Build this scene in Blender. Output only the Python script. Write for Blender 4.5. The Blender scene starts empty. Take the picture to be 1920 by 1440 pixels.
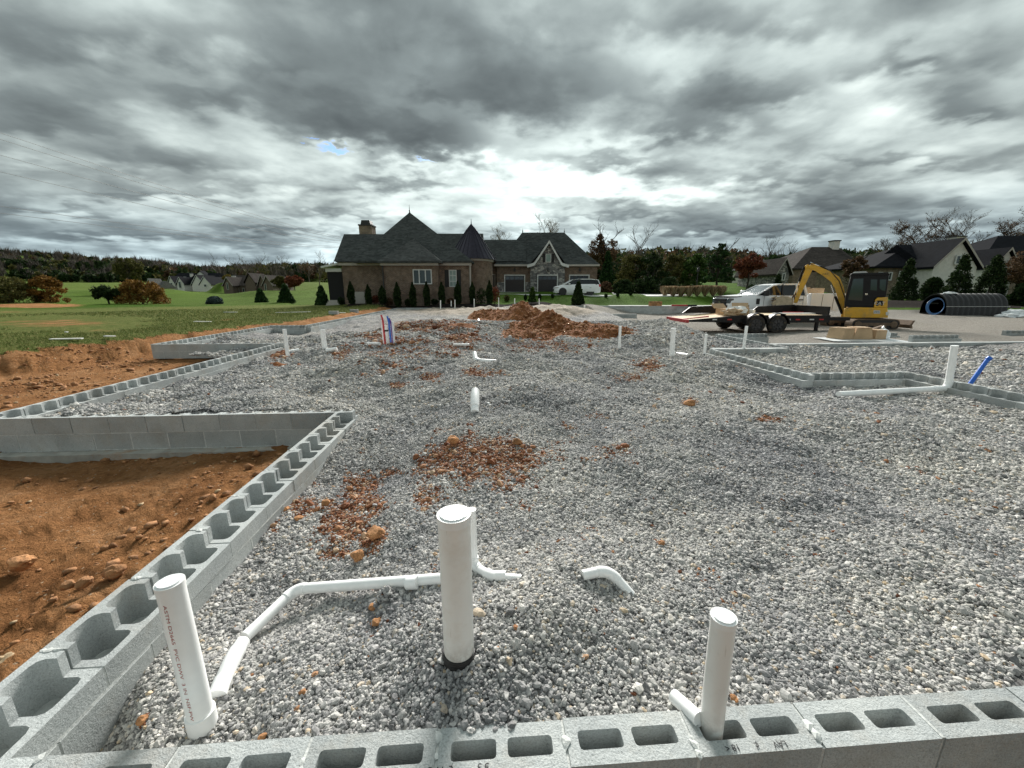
import bpy, bmesh, math, random
import numpy as np
from mathutils import Vector, Matrix
R=math.radians
sc=bpy.context.scene
COL=sc.collection
random.seed(7); rng=np.random.default_rng(7)
# ------------------------------------------------------------------ camera
F=735.0; PIT=R(13.3); H=1.40
cp,sp=math.cos(PIT),math.sin(PIT)
YAW=math.atan(50/(F/cp))
cam=bpy.data.cameras.new('camera'); co=bpy.data.objects.new('camera',cam); COL.objects.link(co)
cam.sensor_width=36; cam.lens=F/1920*36; cam.clip_start=.02; cam.clip_end=6000
co.location=(0,0,H); co.rotation_euler=(R(90)-PIT,0,0); sc.camera=co
# ------------------------------------------------------------------ node helper
class NT:
    def __init__(s,t): s.t=t; s.n=t.nodes; s.l=t.links
    def node(s,ty,**k):
        n=s.n.new(ty)
        for a,v in k.items(): setattr(n,a,v)
        return n
    def put(s,sock,v):
        if isinstance(v,bpy.types.NodeSocket): s.l.new(v,sock)
        elif isinstance(v,bpy.types.Node): s.l.new(v.outputs[0],sock)
        else:
            if sock.type=='RGBA' and not hasattr(v,'__len__'): v=(v,v,v,1)
            if sock.type=='RGBA' and len(v)==3: v=tuple(v)+(1,)
            sock.default_value=v
    def m(s,op,a,b=None,c=None,clamp=False):
        n=s.node('ShaderNodeMath',operation=op,use_clamp=clamp)
        s.put(n.inputs[0],a)
        if b is not None: s.put(n.inputs[1],b)
        if c is not None: s.put(n.inputs[2],c)
        return n.outputs[0]
    def vm(s,op,a,b=None):
        n=s.node('ShaderNodeVectorMath',operation=op); s.put(n.inputs[0],a)
        if b is not None: s.put(n.inputs[1],b)
        return n.outputs['Value'] if op in('DOT_PRODUCT','LENGTH') else n.outputs[0]
    def noise(s,v,scale,detail=4,rough=.5,dist=0,out=0):
        n=s.node('ShaderNodeTexNoise'); 
        if v is not None: s.put(n.inputs['Vector'],v)
        n.inputs['Scale'].default_value=scale; n.inputs['Detail'].default_value=detail
        n.inputs['Roughness'].default_value=rough; n.inputs['Distortion'].default_value=dist
        return n.outputs[out]
    def voro(s,v,scale,feature='F1',out='Distance',rand=1):
        n=s.node('ShaderNodeTexVoronoi',feature=feature); s.put(n.inputs['Vector'],v)
        n.inputs['Scale'].default_value=scale; n.inputs['Randomness'].default_value=rand
        return n.outputs[out]
    def ramp(s,f,st,interp='LINEAR'):
        n=s.node('ShaderNodeValToRGB'); s.put(n.inputs[0],f); cr=n.color_ramp; cr.interpolation=interp
        while len(cr.elements)<len(st): cr.elements.new(.5)
        for e,(p,c) in zip(cr.elements,st):
            e.position=p; e.color=(c,c,c,1) if not hasattr(c,'__len__') else tuple(c)+(1,)
        return n.outputs[0]
    def mix(s,f,a,b,mode='MIX'):
        n=s.node('ShaderNodeMix',data_type='RGBA',blend_type=mode); s.put(n.inputs[0],f); s.put(n.inputs[6],a); s.put(n.inputs[7],b)
        return n.outputs[2]
    def maprange(s,v,a,b,c=0,d=1,smooth=False):
        n=s.node('ShaderNodeMapRange',interpolation_type='SMOOTHSTEP' if smooth else 'LINEAR'); s.put(n.inputs[0],v)
        for i,q in enumerate((a,b,c,d)): n.inputs[i+1].default_value=q
        return n.outputs[0]
    def bump(s,h,strength=.5,dist=.01,normal=None):
        n=s.node('ShaderNodeBump'); n.inputs['Strength'].default_value=strength; n.inputs['Distance'].default_value=dist
        s.put(n.inputs['Height'],h)
        if normal is not None: s.put(n.inputs['Normal'],normal)
        return n.outputs[0]
# ------------------------------------------------------------------ pixel -> world (surveying the photograph: real distances)
def ray(px,py):
    u=(px-960)/F; v=(720-py)/F
    return Vector((u,cp+v*sp,-sp+v*cp))
def at(px,py,Y): d=ray(px,py); return Vector((0,0,H))+d*(Y/d.y)
def atz(px,py,z=0): d=ray(px,py); return Vector((0,0,H))+d*((z-H)/d.z)
def onplane(px,py,P,f):
    d=ray(px,py); det=-d.x*f[1]+f[0]*d.y
    t=(-P[0]*f[1]+f[0]*P[1])/det
    s=(d.x*P[1]-d.y*P[0])/det
    return s,H+d.z*t
def projpx(x,y,z):
    z=z-H; d=y*cp-z*sp; d=np.maximum(d,1e-3) if hasattr(d,'__len__') else d
    return 960+F*x/d, 720-F*(y*sp+z*cp)/d
CY,SY=math.cos(YAW),math.sin(YAW)
def w2f(x,y): return x*CY+y*SY, -x*SY+y*CY
def f2w(a,b): return a*CY-b*SY, a*SY+b*CY
# ------------------------------------------------------------------ world: Nishita sky under a broken stratocumulus deck
SUN_EL,SUN_AZ=R(29),R(4)          # azimuth measured from +Y towards +X
W=bpy.data.worlds.new('World'); sc.world=W; W.use_nodes=True
t=NT(W.node_tree); t.n.clear()
sky=t.node('ShaderNodeTexSky',sky_type='NISHITA',sun_disc=False,sun_elevation=SUN_EL,sun_rotation=SUN_AZ)
tc=t.node('ShaderNodeTexCoord'); sx=t.node('ShaderNodeSeparateXYZ'); t.l.new(tc.outputs['Generated'],sx.inputs[0])
X,Yn,Z=sx.outputs
zz=t.m('ADD',t.m('MAXIMUM',Z,0),.16)
cx=t.node('ShaderNodeCombineXYZ'); t.put(cx.inputs[0],t.m('DIVIDE',X,zz)); t.put(cx.inputs[1],t.m('DIVIDE',Yn,zz)); cx.inputs[2].default_value=3.7
P=cx.outputs[0]
warp=t.vm('SCALE',t.vm('SUBTRACT',t.noise(P,1.6,2,.5,out=1),(.5,.5,.5)),None); warp.node.inputs['Scale'].default_value=.30
PW=t.vm('ADD',P,warp)
n1=t.noise(PW,.85,3,.5)          # cloud masses
n2=t.noise(PW,2.3,7,.50,0)     # billows
n3=t.noise(P,6.5,5,.48,0)       # wisps
dens=t.m('ADD',t.m('MULTIPLY',n1,.95),t.m('ADD',t.m('MULTIPLY',n2,.85),t.m('MULTIPLY',n3,.26)))
dens=t.m('MULTIPLY',t.m('SUBTRACT',dens,1.035),1.30)   # ~ -.35 .. .35
# individual dark cloud bodies and bright breaks, placed by direction in the sky (U=x/y, V=z/y)
fy=t.m('MAXIMUM',Yn,.05); U=t.m('DIVIDE',X,fy); V=t.m('DIVIDE',Z,fy)
wU=t.m('MULTIPLY',t.m('SUBTRACT',n2,.5),.26); wV=t.m('MULTIPLY',t.m('SUBTRACT',n3,.5),.16)
kz=t.maprange(Z,.02,.32,.22,1); U2=t.m('ADD',U,t.m('MULTIPLY',wU,kz)); V2=t.m('ADD',V,t.m('MULTIPLY',wV,kz))
def blob(px,py,rx,ry,amp):
    d=ray(px,py); u0,v0=d.x/d.y,d.z/d.y
    ex=ray(px+rx,py); ey=ray(px,py-ry); ru=abs(ex.x/ex.y-u0); rv=abs(ey.z/ey.y-v0)
    a=t.m('DIVIDE',t.m('SUBTRACT',U2,u0),ru); b=t.m('DIVIDE',t.m('SUBTRACT',V2,v0),rv)
    q=t.m('ADD',t.m('MULTIPLY',a,a),t.m('MULTIPLY',b,b))
    return t.m('MULTIPLY',t.m('EXPONENT',t.m('MULTIPLY',q,-1)),amp)
blobs=[(640,225,130,45,.26),(800,255,110,35,.28),(840,175,70,20,.15),(1050,150,110,60,.22),(1370,185,150,45,.30),(1250,240,120,25,.2),
 (1710,125,75,26,.28),(1790,195,90,25,.22),(1130,300,110,16,.22),(760,345,130,14,.2),(340,300,130,24,.17),(430,345,160,16,.15),(1780,390,70,16,.22),
 (1560,375,130,14,.18),(1470,330,140,16,.16),(250,70,200,40,.14),(1860,110,70,60,.16),(120,190,150,30,.12),(1000,430,130,8,.12),(640,400,120,9,.14),
 (1330,40,260,30,.12),(560,120,60,20,.10),(960,60,140,30,.10),(300,420,200,10,.1),
 (930,240,70,45,-.30),(820,315,110,14,-.28),(1000,345,160,22,-.42),(1180,360,150,16,-.36),(1500,205,60,26,-.36),(1600,160,45,28,-.3),(1640,210,40,18,-.22),
 (700,80,60,50,-.12),(500,240,70,30,-.14),(1300,370,120,10,-.22),(1240,130,50,40,-.12),(1480,90,60,40,-.12),(60,330,90,20,-.12),(130,490,260,7,-.2),(500,470,120,6,-.18),
 (1350,445,200,9,-.2),(960,400,60,8,-.2),(1880,330,60,20,-.16),(640,278,50,10,-.3),(825,300,30,6,-.2),(200,440,220,9,.22),(520,430,150,7,.2),(1650,412,160,8,.22),(1450,432,200,6,.2),(100,395,150,8,.18),(1150,405,200,7,.12),(300,365,160,8,.16),(1800,445,150,6,.2),(800,450,200,6,.14),(60,235,130,18,.14),(420,180,90,18,.14),(1010,200,60,30,.12),(1680,300,150,12,.16),(1880,215,60,14,.18)]
acc=dens
for b in blobs: acc=t.m('ADD',acc,blob(*b[:4],b[4]*(1.45 if b[4]>0 else .85)))
front=t.maprange(Yn,.05,.25)
dens2=t.m('ADD',t.m('MULTIPLY',acc,front),t.m('MULTIPLY',dens,t.m('SUBTRACT',1,front)))
# brightness of the deck by density
dens2=t.m('MULTIPLY',dens2,t.m('SUBTRACT',1,t.m('MULTIPLY',t.maprange(Z,0,.16,1,0,True),.0)))
shade=t.ramp(t.maprange(dens2,-.42,.70),[(0,(1.25,1.30,1.24)),(.21,(.88,.94,.91)),(.33,(.64,.695,.68)),(.44,(.44,.482,.478)),(.566,(.295,.328,.332)),(.76,(.19,.212,.218)),(1,(.12,.135,.142))])
# forward glow round the hidden sun
sd=Vector((math.sin(R(2.5))*math.cos(R(17)),math.cos(R(2.5))*math.cos(R(17)),math.sin(R(17))))
dt=t.vm('DOT_PRODUCT',tc.outputs['Generated'],tuple(sd))
g1=t.m('POWER',t.m('MAXIMUM',dt,0),14); g2=t.m('POWER',t.m('MAXIMUM',dt,0),3)
glow=t.m('ADD',.64,t.m('ADD',t.m('MULTIPLY',g1,.10),t.m('MULTIPLY',g2,.16)))
cl=t.mix(1,shade,glow,'MULTIPLY')
# towards the horizon: bluish far cloud
hz=t.maprange(Z,0,.20,1,0,True)
cl=t.mix(t.m('MULTIPLY',hz,.75),cl,t.mix(1,cl,(.86,1.0,1.15),'MULTIPLY'))
# blue gaps where the deck is thinnest, low in front
gap=t.maprange(t.m('ADD',t.m('MAXIMUM',blob(632,280,42,9,1),t.m('MAXIMUM',blob(815,300,26,5,.85),blob(590,262,26,5,.8))),t.m('MULTIPLY',t.m('SUBTRACT',n3,.5),.9)),.45,1.0,0,1,True)
skyc=t.mix(1,sky.outputs[0],(.013,.021,.036),'MULTIPLY')
SKYK=.246
cl=t.mix(1,cl,(SKYK*.985,SKYK*1.045,SKYK*1.05),'MULTIPLY')
fin=t.mix(t.m('MULTIPLY',gap,.85),cl,skyc)
bg=t.node('ShaderNodeBackground'); t.put(bg.inputs[0],fin); bg.inputs[1].default_value=1.0
wo=t.node('ShaderNodeOutputWorld'); t.l.new(bg.outputs[0],wo.inputs[0])
# ------------------------------------------------------------------ sun behind thin cloud
sl=bpy.data.lights.new('sun','SUN'); so=bpy.data.objects.new('sun',sl); COL.objects.link(so)
sl.energy=1.5; sl.angle=R(20); sl.color=(1,.965,.91)
sdir=Vector((math.sin(SUN_AZ)*math.cos(SUN_EL),math.cos(SUN_AZ)*math.cos(SUN_EL),math.sin(SUN_EL)))
so.rotation_euler=(-sdir).to_track_quat('-Z','Y').to_euler()
sc.view_settings.view_transform='Standard'; sc.view_settings.look='None'; sc.view_settings.gamma=1
sc.view_settings.use_curve_mapping=False; sc.view_settings.exposure=2.24
# ------------------------------------------------------------------ materials
MT={}
def bsdf(name):
    m=bpy.data.materials.new(name); m.use_nodes=True; nt=NT(m.node_tree); b=nt.n['Principled BSDF']; MT[name]=m
    return m,nt,b
def objco(nt): return nt.node('ShaderNodeTexCoord').outputs['Object']
def wpos(nt): return nt.node('ShaderNodeNewGeometry').outputs['Position']
def mat(name,col,rough=.6,var=.25,scale=8,bump=0,bscale=60,bdist=.004,metal=0,rnd=0,spec=None,dirt=None):
    m,nt,b=bsdf(name); v=objco(nt)
    n=nt.noise(v,scale,5,.6)
    c=nt.mix(1,col,nt.ramp(n,[(.3,1-var),(.7,1+var*.6)]),'MULTIPLY')
    if rnd:
        oi=nt.node('ShaderNodeObjectInfo').outputs['Random']
        c=nt.mix(1,c,nt.ramp(oi,[(0,1-rnd),(1,1+rnd)]),'MULTIPLY')
    if dirt:
        k=nt.ramp(nt.noise(v,scale*.6,6,.7),[(.5,0),(.68,.75)])
        c=nt.mix(k,c,dirt)
    nt.put(b.inputs['Base Color'],c); b.inputs['Roughness'].default_value=rough; b.inputs['Metallic'].default_value=metal
    if spec is not None: b.inputs['Specular IOR Level'].default_value=spec
    if bump: nt.put(b.inputs['Normal'],nt.bump(nt.noise(v,bscale,4,.6),bump,bdist))
    return m
def glassmat(name,col=(.02,.025,.03),rough=.06):
    m,nt,b=bsdf(name); b.inputs['Base Color'].default_value=col+(1,); b.inputs['Roughness'].default_value=rough; b.inputs['Specular IOR Level'].default_value=.6; return m
# concrete block
m,nt,b=bsdf('block'); v=objco(nt); w=wpos(nt)
n=nt.noise(w,3.0,6,.65); fsp=nt.noise(w,150,3,.7); oi=nt.node('ShaderNodeObjectInfo').outputs['Random']
c=nt.ramp(n,[(.3,(.37,.395,.395)),(.5,(.44,.465,.46)),(.72,(.51,.53,.515))])
c=nt.mix(1,c,nt.ramp(oi,[(0,.84),(1,1.10)]),'MULTIPLY')
c=nt.mix(1,c,nt.ramp(fsp,[(.28,.62),(.46,.95),(.7,1.18)]),'MULTIPLY')
pit=nt.voro(w,120); pm=nt.ramp(pit,[(.0,.45),(.16,1)])
pk=nt.ramp(nt.noise(w,14,4,.6),[(.45,0),(.6,1)])
c=nt.mix(pk,c,nt.mix(1,c,pm,'MULTIPLY'))
st=nt.ramp(nt.noise(w,2.1,6,.75),[(.50,0),(.75,.5)]); c=nt.mix(st,c,(.33,.27,.2))
nt.put(b.inputs['Base Color'],c); b.inputs['Roughness'].default_value=.92; b.inputs['Specular IOR Level'].default_value=.2
nt.put(b.inputs['Normal'],nt.bump(nt.m('ADD',nt.m('MULTIPLY',fsp,.6),nt.noise(w,35,4,.7)),.75,.006))
mat('mortar',(.60,.62,.60),.95,.3,20,.8,60,.006)
mat('footing',(.42,.41,.37),.95,.35,5,.5,40,.006,dirt=(.35,.2,.1))
mat('pvc',(.93,.94,.93),.32,.06,12,dirt=None,spec=.5)
m,nt,b=bsdf('pvc_dirty'); w=wpos(nt)
c=nt.mix(nt.ramp(nt.noise(w,9,6,.7),[(.50,0),(.78,.35)]),(.90,.90,.87),(.6,.52,.42)); ozz=nt.node('ShaderNodeSeparateXYZ'); nt.put(ozz.inputs[0],objco(nt)); c=nt.mix(nt.m('MULTIPLY',nt.m('MULTIPLY',nt.maprange(ozz.outputs[2],.0,.14,1,0),nt.ramp(nt.noise(w,28,5,.7),[(.35,0),(.6,1)])),.8),c,(.30,.24,.18)); c=nt.mix(nt.ramp(nt.noise(nt.vm('MULTIPLY',w,(1,1,.12)),60,3,.6),[(.66,0),(.72,.35)]),c,(.5,.47,.42)); nt.put(b.inputs['Base Color'],c); b.inputs['Roughness'].default_value=.38
mat('black_rubber',(.012,.012,.013),.45,.3,10,.2,40); mat('steel_band',(.55,.55,.55),.3,.1,metal=1)
mat('marker',(.012,.012,.014),.7,.1); mat('red_print',(.55,.12,.10),.6,.2)
# gravel base sheet (soil attribute tints it)
def gravel_col(nt,w,rand):
    c=nt.ramp(rand,[(0,(.14,.142,.146)),(.18,(.24,.242,.246)),(.38,(.335,.335,.336)),(.58,(.41,.408,.40)),(.8,(.49,.487,.475)),(.95,(.61,.60,.58)),(1,(.50,.40,.28))])
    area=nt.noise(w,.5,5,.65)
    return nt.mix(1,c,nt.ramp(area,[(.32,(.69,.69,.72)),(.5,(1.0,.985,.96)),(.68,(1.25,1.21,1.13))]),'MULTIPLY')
m,nt,b=bsdf('gravel_bed'); w=wpos(nt); at_=nt.node('ShaderNodeAttribute',attribute_name='soil').outputs['Fac']
wr=nt.vm('ADD',w,nt.vm('MULTIPLY',nt.noise(w,25,2,.5,out=1),(.02,.02,.02)))
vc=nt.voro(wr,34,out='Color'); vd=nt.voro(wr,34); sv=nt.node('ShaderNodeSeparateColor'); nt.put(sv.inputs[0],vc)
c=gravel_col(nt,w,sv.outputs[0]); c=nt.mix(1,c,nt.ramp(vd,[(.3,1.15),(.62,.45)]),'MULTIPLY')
so_=nt.m('ADD',at_,nt.m('MULTIPLY',nt.m('SUBTRACT',nt.noise(w,5,6,.75),.5),1.1)); sm=nt.ramp(so_,[(.35,0),(.62,1)])
redc=nt.ramp(nt.noise(w,12,6,.7),[(.3,(.16,.06,.025)),(.5,(.22,.095,.045)),(.7,(.34,.19,.105))])
c=nt.mix(nt.m('MULTIPLY',sm,.85),c,redc)
tan=nt.node('ShaderNodeAttribute',attribute_name='tan').outputs['Fac']
c=nt.mix(nt.m('MULTIPLY',nt.ramp(nt.m('ADD',tan,nt.m('MULTIPLY',nt.m('SUBTRACT',nt.noise(w,4,5,.7),.5),.8)),[(.3,0),(.7,1)]),.7),c,(.42,.34,.25))
nt.put(b.inputs['Base Color'],c); b.inputs['Roughness'].default_value=.9; b.inputs['Specular IOR Level'].default_value=.25
nt.put(b.inputs['Normal'],nt.bump(nt.m('SUBTRACT',1,vd),1.0,.03,nt.bump(nt.noise(w,11,5,.7),.8,.05)))
# stones (instances): soil attribute comes along from the points
m,nt,b=bsdf('gravel_stone'); oi=nt.node('ShaderNodeObjectInfo'); w=wpos(nt)
sa=nt.node('ShaderNodeAttribute',attribute_name='soil',attribute_type='INSTANCER').outputs['Fac']
c=gravel_col(nt,w,oi.outputs['Random'])
c=nt.mix(1,c,nt.ramp(nt.noise(w,90,4,.6),[(.3,.75),(.7,1.2)]),'MULTIPLY')
red=nt.ramp(nt.m('FRACT',nt.m('MULTIPLY',oi.outputs['Random'],17.3)),[(0,(.11,.04,.02)),(.45,(.23,.09,.04)),(.8,(.36,.18,.09)),(1,(.45,.33,.22))])
c=nt.mix(sa,c,red)
nt.put(b.inputs['Base Color'],c); b.inputs['Roughness'].default_value=.85; b.inputs['Specular IOR Level'].default_value=.3
nt.put(b.inputs['Normal'],nt.bump(nt.noise(w,120,3,.6),.35,.003))
# ground sheet
m,nt,b=bsdf('earth'); w=wpos(nt)
A=lambda n_: nt.node('ShaderNodeAttribute',attribute_name=n_).outputs['Fac']
dn=nt.noise(w,1.3,7,.68); dn2=nt.noise(w,14,6,.7); dn3=nt.noise(w,60,4,.7)
clay=nt.ramp(dn,[(.3,(.235,.105,.042)),(.5,(.38,.185,.078)),(.7,(.52,.29,.145))])
clay=nt.mix(1,clay,nt.ramp(dn2,[(.3,.6),(.5,1),(.72,1.25)]),'MULTIPLY')
clay=nt.mix(nt.ramp(nt.voro(nt.vm('ADD',w,(3,1,0)),17),[(.09,.8),(.17,0)]),clay,(.55,.42,.29))
gs=nt.vm('MULTIPLY',w,(1,.35,1))
gn=nt.noise(gs,.35,6,.7); gn2=nt.noise(w,5,6,.75)
rough=nt.ramp(gn2,[(.3,(.065,.088,.020)),(.5,(.13,.16,.042)),(.7,(.26,.225,.09))])
lawn_s=nt.noise(w,9,5,.7); lawn=nt.ramp(lawn_s,[(.3,(.034,.078,.008)),(.55,(.068,.135,.014)),(.75,(.115,.175,.03))])
lawn=nt.mix(1,lawn,nt.ramp(nt.noise(gs,.12,5,.6),[(.3,.75),(.7,1.25)]),'MULTIPLY')
wv=nt.node('ShaderNodeTexWave',wave_type='BANDS',bands_direction='X'); nt.put(wv.inputs[0],nt.vm('MULTIPLY',w,(1,.25,0))); wv.inputs['Scale'].default_value=.12; wv.inputs['Distortion'].default_value=1.5
lawn=nt.mix(1,lawn,nt.ramp(wv.outputs[0],[(0,.92),(1,1.08)]),'MULTIPLY')
gk=A('lawn'); c=nt.mix(gk,rough,lawn)
dk=nt.m('ADD',A('dirt'),nt.m('MULTIPLY',nt.m('SUBTRACT',nt.noise(nt.vm('MULTIPLY',w,(1,.6,1)),.8,7,.75),.5),.9)); c=nt.mix(nt.ramp(dk,[(.42,0),(.56,1)]),c,clay)
gv=nt.voro(w,30,out='Color'); g_s=nt.node('ShaderNodeSeparateColor'); nt.put(g_s.inputs[0],gv)
drive=nt.mix(nt.ramp(nt.noise(gs,.9,6,.7),[(.4,0),(.62,.8)]),nt.ramp(g_s.outputs[0],[(0,(.2,.18,.16)),(1,(.46,.43,.38))]),(.33,.31,.28))
c=nt.mix(nt.ramp(nt.m('ADD',A('drive'),nt.m('MULTIPLY',nt.m('SUBTRACT',dn,.5),.3)),[(.4,0),(.6,1)]),c,drive)
c=nt.mix(nt.ramp(nt.m('ADD',A('mulch'),nt.m('MULTIPLY',nt.m('SUBTRACT',dn2,.5),.3)),[(.42,0),(.55,1)]),c,nt.mix(dn2,(.012,.010,.009),(.035,.028,.024)))
nt.put(b.inputs['Base Color'],c); b.inputs['Roughness'].default_value=.97; b.inputs['Specular IOR Level'].default_value=.04
nt.put(b.inputs['Normal'],nt.bump(nt.m('ADD',dn2,nt.m('MULTIPLY',dn3,.5)),1.0,.10))
# soil mound
m,nt,b=bsdf('red_soil'); w=wpos(nt)
c=nt.ramp(nt.noise(w,2.2,8,.72),[(.3,(.13,.048,.02)),(.5,(.26,.102,.040)),(.7,(.42,.195,.085))])
c=nt.mix(1,c,nt.ramp(nt.noise(w,22,6,.75),[(.3,.55),(.5,1),(.7,1.35)]),'MULTIPLY')
c=nt.mix(nt.ramp(nt.voro(w,16),[(.1,.9),(.2,0)]),c,(.45,.37,.29))
nt.put(b.inputs['Base Color'],c); b.inputs['Roughness'].default_value=.95; b.inputs['Specular IOR Level'].default_value=.1
nt.put(b.inputs['Normal'],nt.bump(nt.noise(w,18,7,.75),1,.09))
mat('clay_clod',(.42,.205,.088),.95,.5,14,1,45,.012,rnd=.3); mat('tan_rock',(.50,.36,.21),.85,.45,10,.8,30,.01,rnd=.15)
# roof shingles / brick / stone veneer
def shingles(name,base,k=.3):
    m,nt,b=bsdf(name); w=wpos(nt); s_=nt.node('ShaderNodeSeparateXYZ'); nt.put(s_.inputs[0],w)
    cells=nt.voro(nt.vm('MULTIPLY',w,(3.2,3.2,7)),1,out='Color'); q=nt.node('ShaderNodeSeparateColor'); nt.put(q.inputs[0],cells)
    c=nt.mix(1,base,nt.ramp(q.outputs[0],[(0,1-k),(1,1+k)]),'MULTIPLY')
    c=nt.mix(1,c,nt.ramp(nt.noise(w,.6,4,.6),[(.3,.85),(.7,1.12)]),'MULTIPLY')
    ln=nt.m('FRACT',nt.m('MULTIPLY',s_.outputs[2],6.5)); c=nt.mix(1,c,nt.ramp(ln,[(0,.7),(.15,1)]),'MULTIPLY')
    nt.put(b.inputs['Base Color'],c); b.inputs['Roughness'].default_value=.95; b.inputs['Specular IOR Level'].default_value=.06
    nt.put(b.inputs['Normal'],nt.bump(ln,.5,.03)); return m
shingles('shingle_green',(.064,.070,.068)); shingles('shingle_brown',(.046,.040,.036)); shingles('shingle_dark',(.010,.0115,.015),.2); shingles('shingle_grey',(.12,.12,.115))
def brickmat(name,c1,c2,mo,sc_=1):
    m,nt,b=bsdf(name); w=wpos(nt); s_=nt.node('ShaderNodeSeparateXYZ'); nt.put(s_.inputs[0],w); cb=nt.node('ShaderNodeCombineXYZ')
    nt.put(cb.inputs[0],nt.m('ADD',s_.outputs[0],s_.outputs[1])); nt.put(cb.inputs[1],s_.outputs[2])
    k=nt.node('ShaderNodeTexBrick'); nt.put(k.inputs[0],cb.outputs[0]); k.inputs['Scale'].default_value=sc_
    k.inputs['Color1'].default_value=c1+(1,); k.inputs['Color2'].default_value=c2+(1,); k.inputs['Mortar'].default_value=mo+(1,)
    k.inputs['Mortar Size'].default_value=.012; k.inputs['Brick Width'].default_value=.26; k.inputs['Row Height'].default_value=.09; k.inputs['Bias'].default_value=0
    c=nt.mix(1,k.outputs[0],nt.ramp(nt.noise(w,2.2,6,.7),[(.3,.6),(.7,1.4)]),'MULTIPLY')
    nt.put(b.inputs['Base Color'],c); b.inputs['Roughness'].default_value=.9; b.inputs['Specular IOR Level'].default_value=.1; nt.put(b.inputs['Normal'],nt.bump(k.outputs[1],.5,-.01)); return m
brickmat('brick',(.19,.122,.085),(.11,.075,.055),(.28,.24,.20)); brickmat('brick_tan',(.24,.18,.12),(.18,.135,.095),(.3,.27,.22))
m,nt,b=bsdf('field_stone'); w=wpos(nt); sw=nt.vm('MULTIPLY',w,(1,1,1.7))
q=nt.node('ShaderNodeSeparateColor'); nt.put(q.inputs[0],nt.voro(sw,2.6,out='Color')); c=nt.ramp(q.outputs[0],[(0,(.10,.10,.105)),(.5,(.25,.245,.235)),(1,(.48,.46,.42))])
e=nt.voro(sw,2.6,feature='DISTANCE_TO_EDGE'); c=nt.mix(nt.ramp(e,[(.02,1),(.07,0)]),c,(.12,.115,.11)); nt.put(b.inputs['Base Color'],c); b.inputs['Roughness'].default_value=.9
nt.put(b.inputs['Normal'],nt.bump(nt.ramp(e,[(0,0),(.12,1)]),.8,.05))
mat('trim_white',(.62,.63,.61),.5,.08); mat('trim_tan',(.42,.39,.35),.6,.1); mat('trim_dark',(.025,.024,.024),.5,.2); mat('stucco',(.70,.68,.63),.9,.15,3)
mat('door_dark',(.020,.016,.017),.45,.2,4); mat('shutter',(.012,.012,.012),.6,.2); mat('screen_dark',(.005,.005,.006),.8,.3); mat('curtain',(.28,.36,.33),.8,.3,3)
glassmat('window_glass',(.035,.05,.05),.08); glassmat('auto_glass',(.015,.02,.024),.04); glassmat('windscreen',(.10,.12,.13),.03)
mat('copper_dark',(.045,.042,.055),.28,.25,3,metal=.85); mat('iron_black',(.02,.02,.02),.5,.2)
mat('concrete_drive',(.66,.66,.64),.9,.1,1,.2,30)
mat('bark',(.10,.075,.055),.95,.4,8,.6,20,.02); mat('bark_dark',(.045,.036,.03),.95,.4,8,.6,20,.02); mat('bark_pale',(.27,.23,.19),.95,.4,8,.6,20,.02)
mat('car_white',(.86,.87,.88),.25,.02); mat('black_plastic',(.022,.022,.023),.5,.25); mat('tyre',(.02,.019,.018),.85,.3,12,.3,40,dirt=(.12,.085,.05)); mat('alloy',(.42,.42,.43),.35,.1,metal=.8)
mat('cat_yellow',(.74,.40,.03),.42,.12,5,dirt=(.42,.27,.09)); mat('black_paint',(.008,.008,.009),.4,.25,6,spec=.25); mat('trailer_black',(.010,.010,.011),.45,.25,6,dirt=(.03,.024,.018),spec=.25); mat('mud_steel',(.17,.115,.075),.85,.4,7,.6,30,.01)
mat('bucket_tan',(.52,.42,.29),.75,.3,9,.3,30); mat('chrome',(.7,.7,.7),.15,.05,metal=1); mat('trailer_rim',(.05,.05,.052),.4,.2,metal=.3); mat('red_paint',(.42,.03,.03),.5,.2); mat('plank',(.72,.56,.36),.8,.2,6,rnd=.15)
mat('cardboard',(.46,.32,.19),.85,.15,4); mat('paper_white',(.80,.79,.75),.7,.1,6,.5,8,.04); mat('plastic_film',(.80,.83,.84),.3,.12,6,.6,9,.03); mat('orange_lamp',(.7,.22,.03),.3); mat('red_lamp',(.5,.02,.02),.3)
mat('culvert_black',(.009,.009,.010),.38,.2,5); mat('blue_hose',(.03,.12,.28),.35,.2); mat('blue_pipe',(.02,.14,.60),.35,.15); mat('pex_red',(.55,.04,.05),.35,.15); mat('pex_purple',(.16,.06,.30),.4,.15)
mat('wire',(.05,.05,.05),.6); mat('house_body',(.52,.50,.46),.9,.1,2); mat('house_brown',(.15,.11,.085),.9,.2,2); mat('ornamental',(.42,.31,.20),.9,.3,3)
def leaf(name,c1,c2,c3,trans=.15):
    m,nt,b=bsdf(name); g=nt.node('ShaderNodeNewGeometry'); r_=g.outputs['Random Per Island']
    c=nt.ramp(r_,[(0,c1),(.55,c2),(1,c3)]); c=nt.mix(1,c,nt.ramp(nt.noise(g.outputs['Position'],1.1,4,.6),[(.3,.7),(.7,1.3)]),'MULTIPLY')
    nt.put(b.inputs['Base Color'],c); b.inputs['Roughness'].default_value=.8; b.inputs['Specular IOR Level'].default_value=.08
    tr=nt.node('ShaderNodeBsdfTranslucent'); nt.put(tr.inputs[0],c); mx=nt.node('ShaderNodeMixShader'); mx.inputs[0].default_value=trans
    nt.l.new(b.outputs[0],mx.inputs[1]); nt.l.new(tr.outputs[0],mx.inputs[2]); nt.l.new(mx.outputs[0],nt.n['Material Output'].inputs[0]); return m
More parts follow.
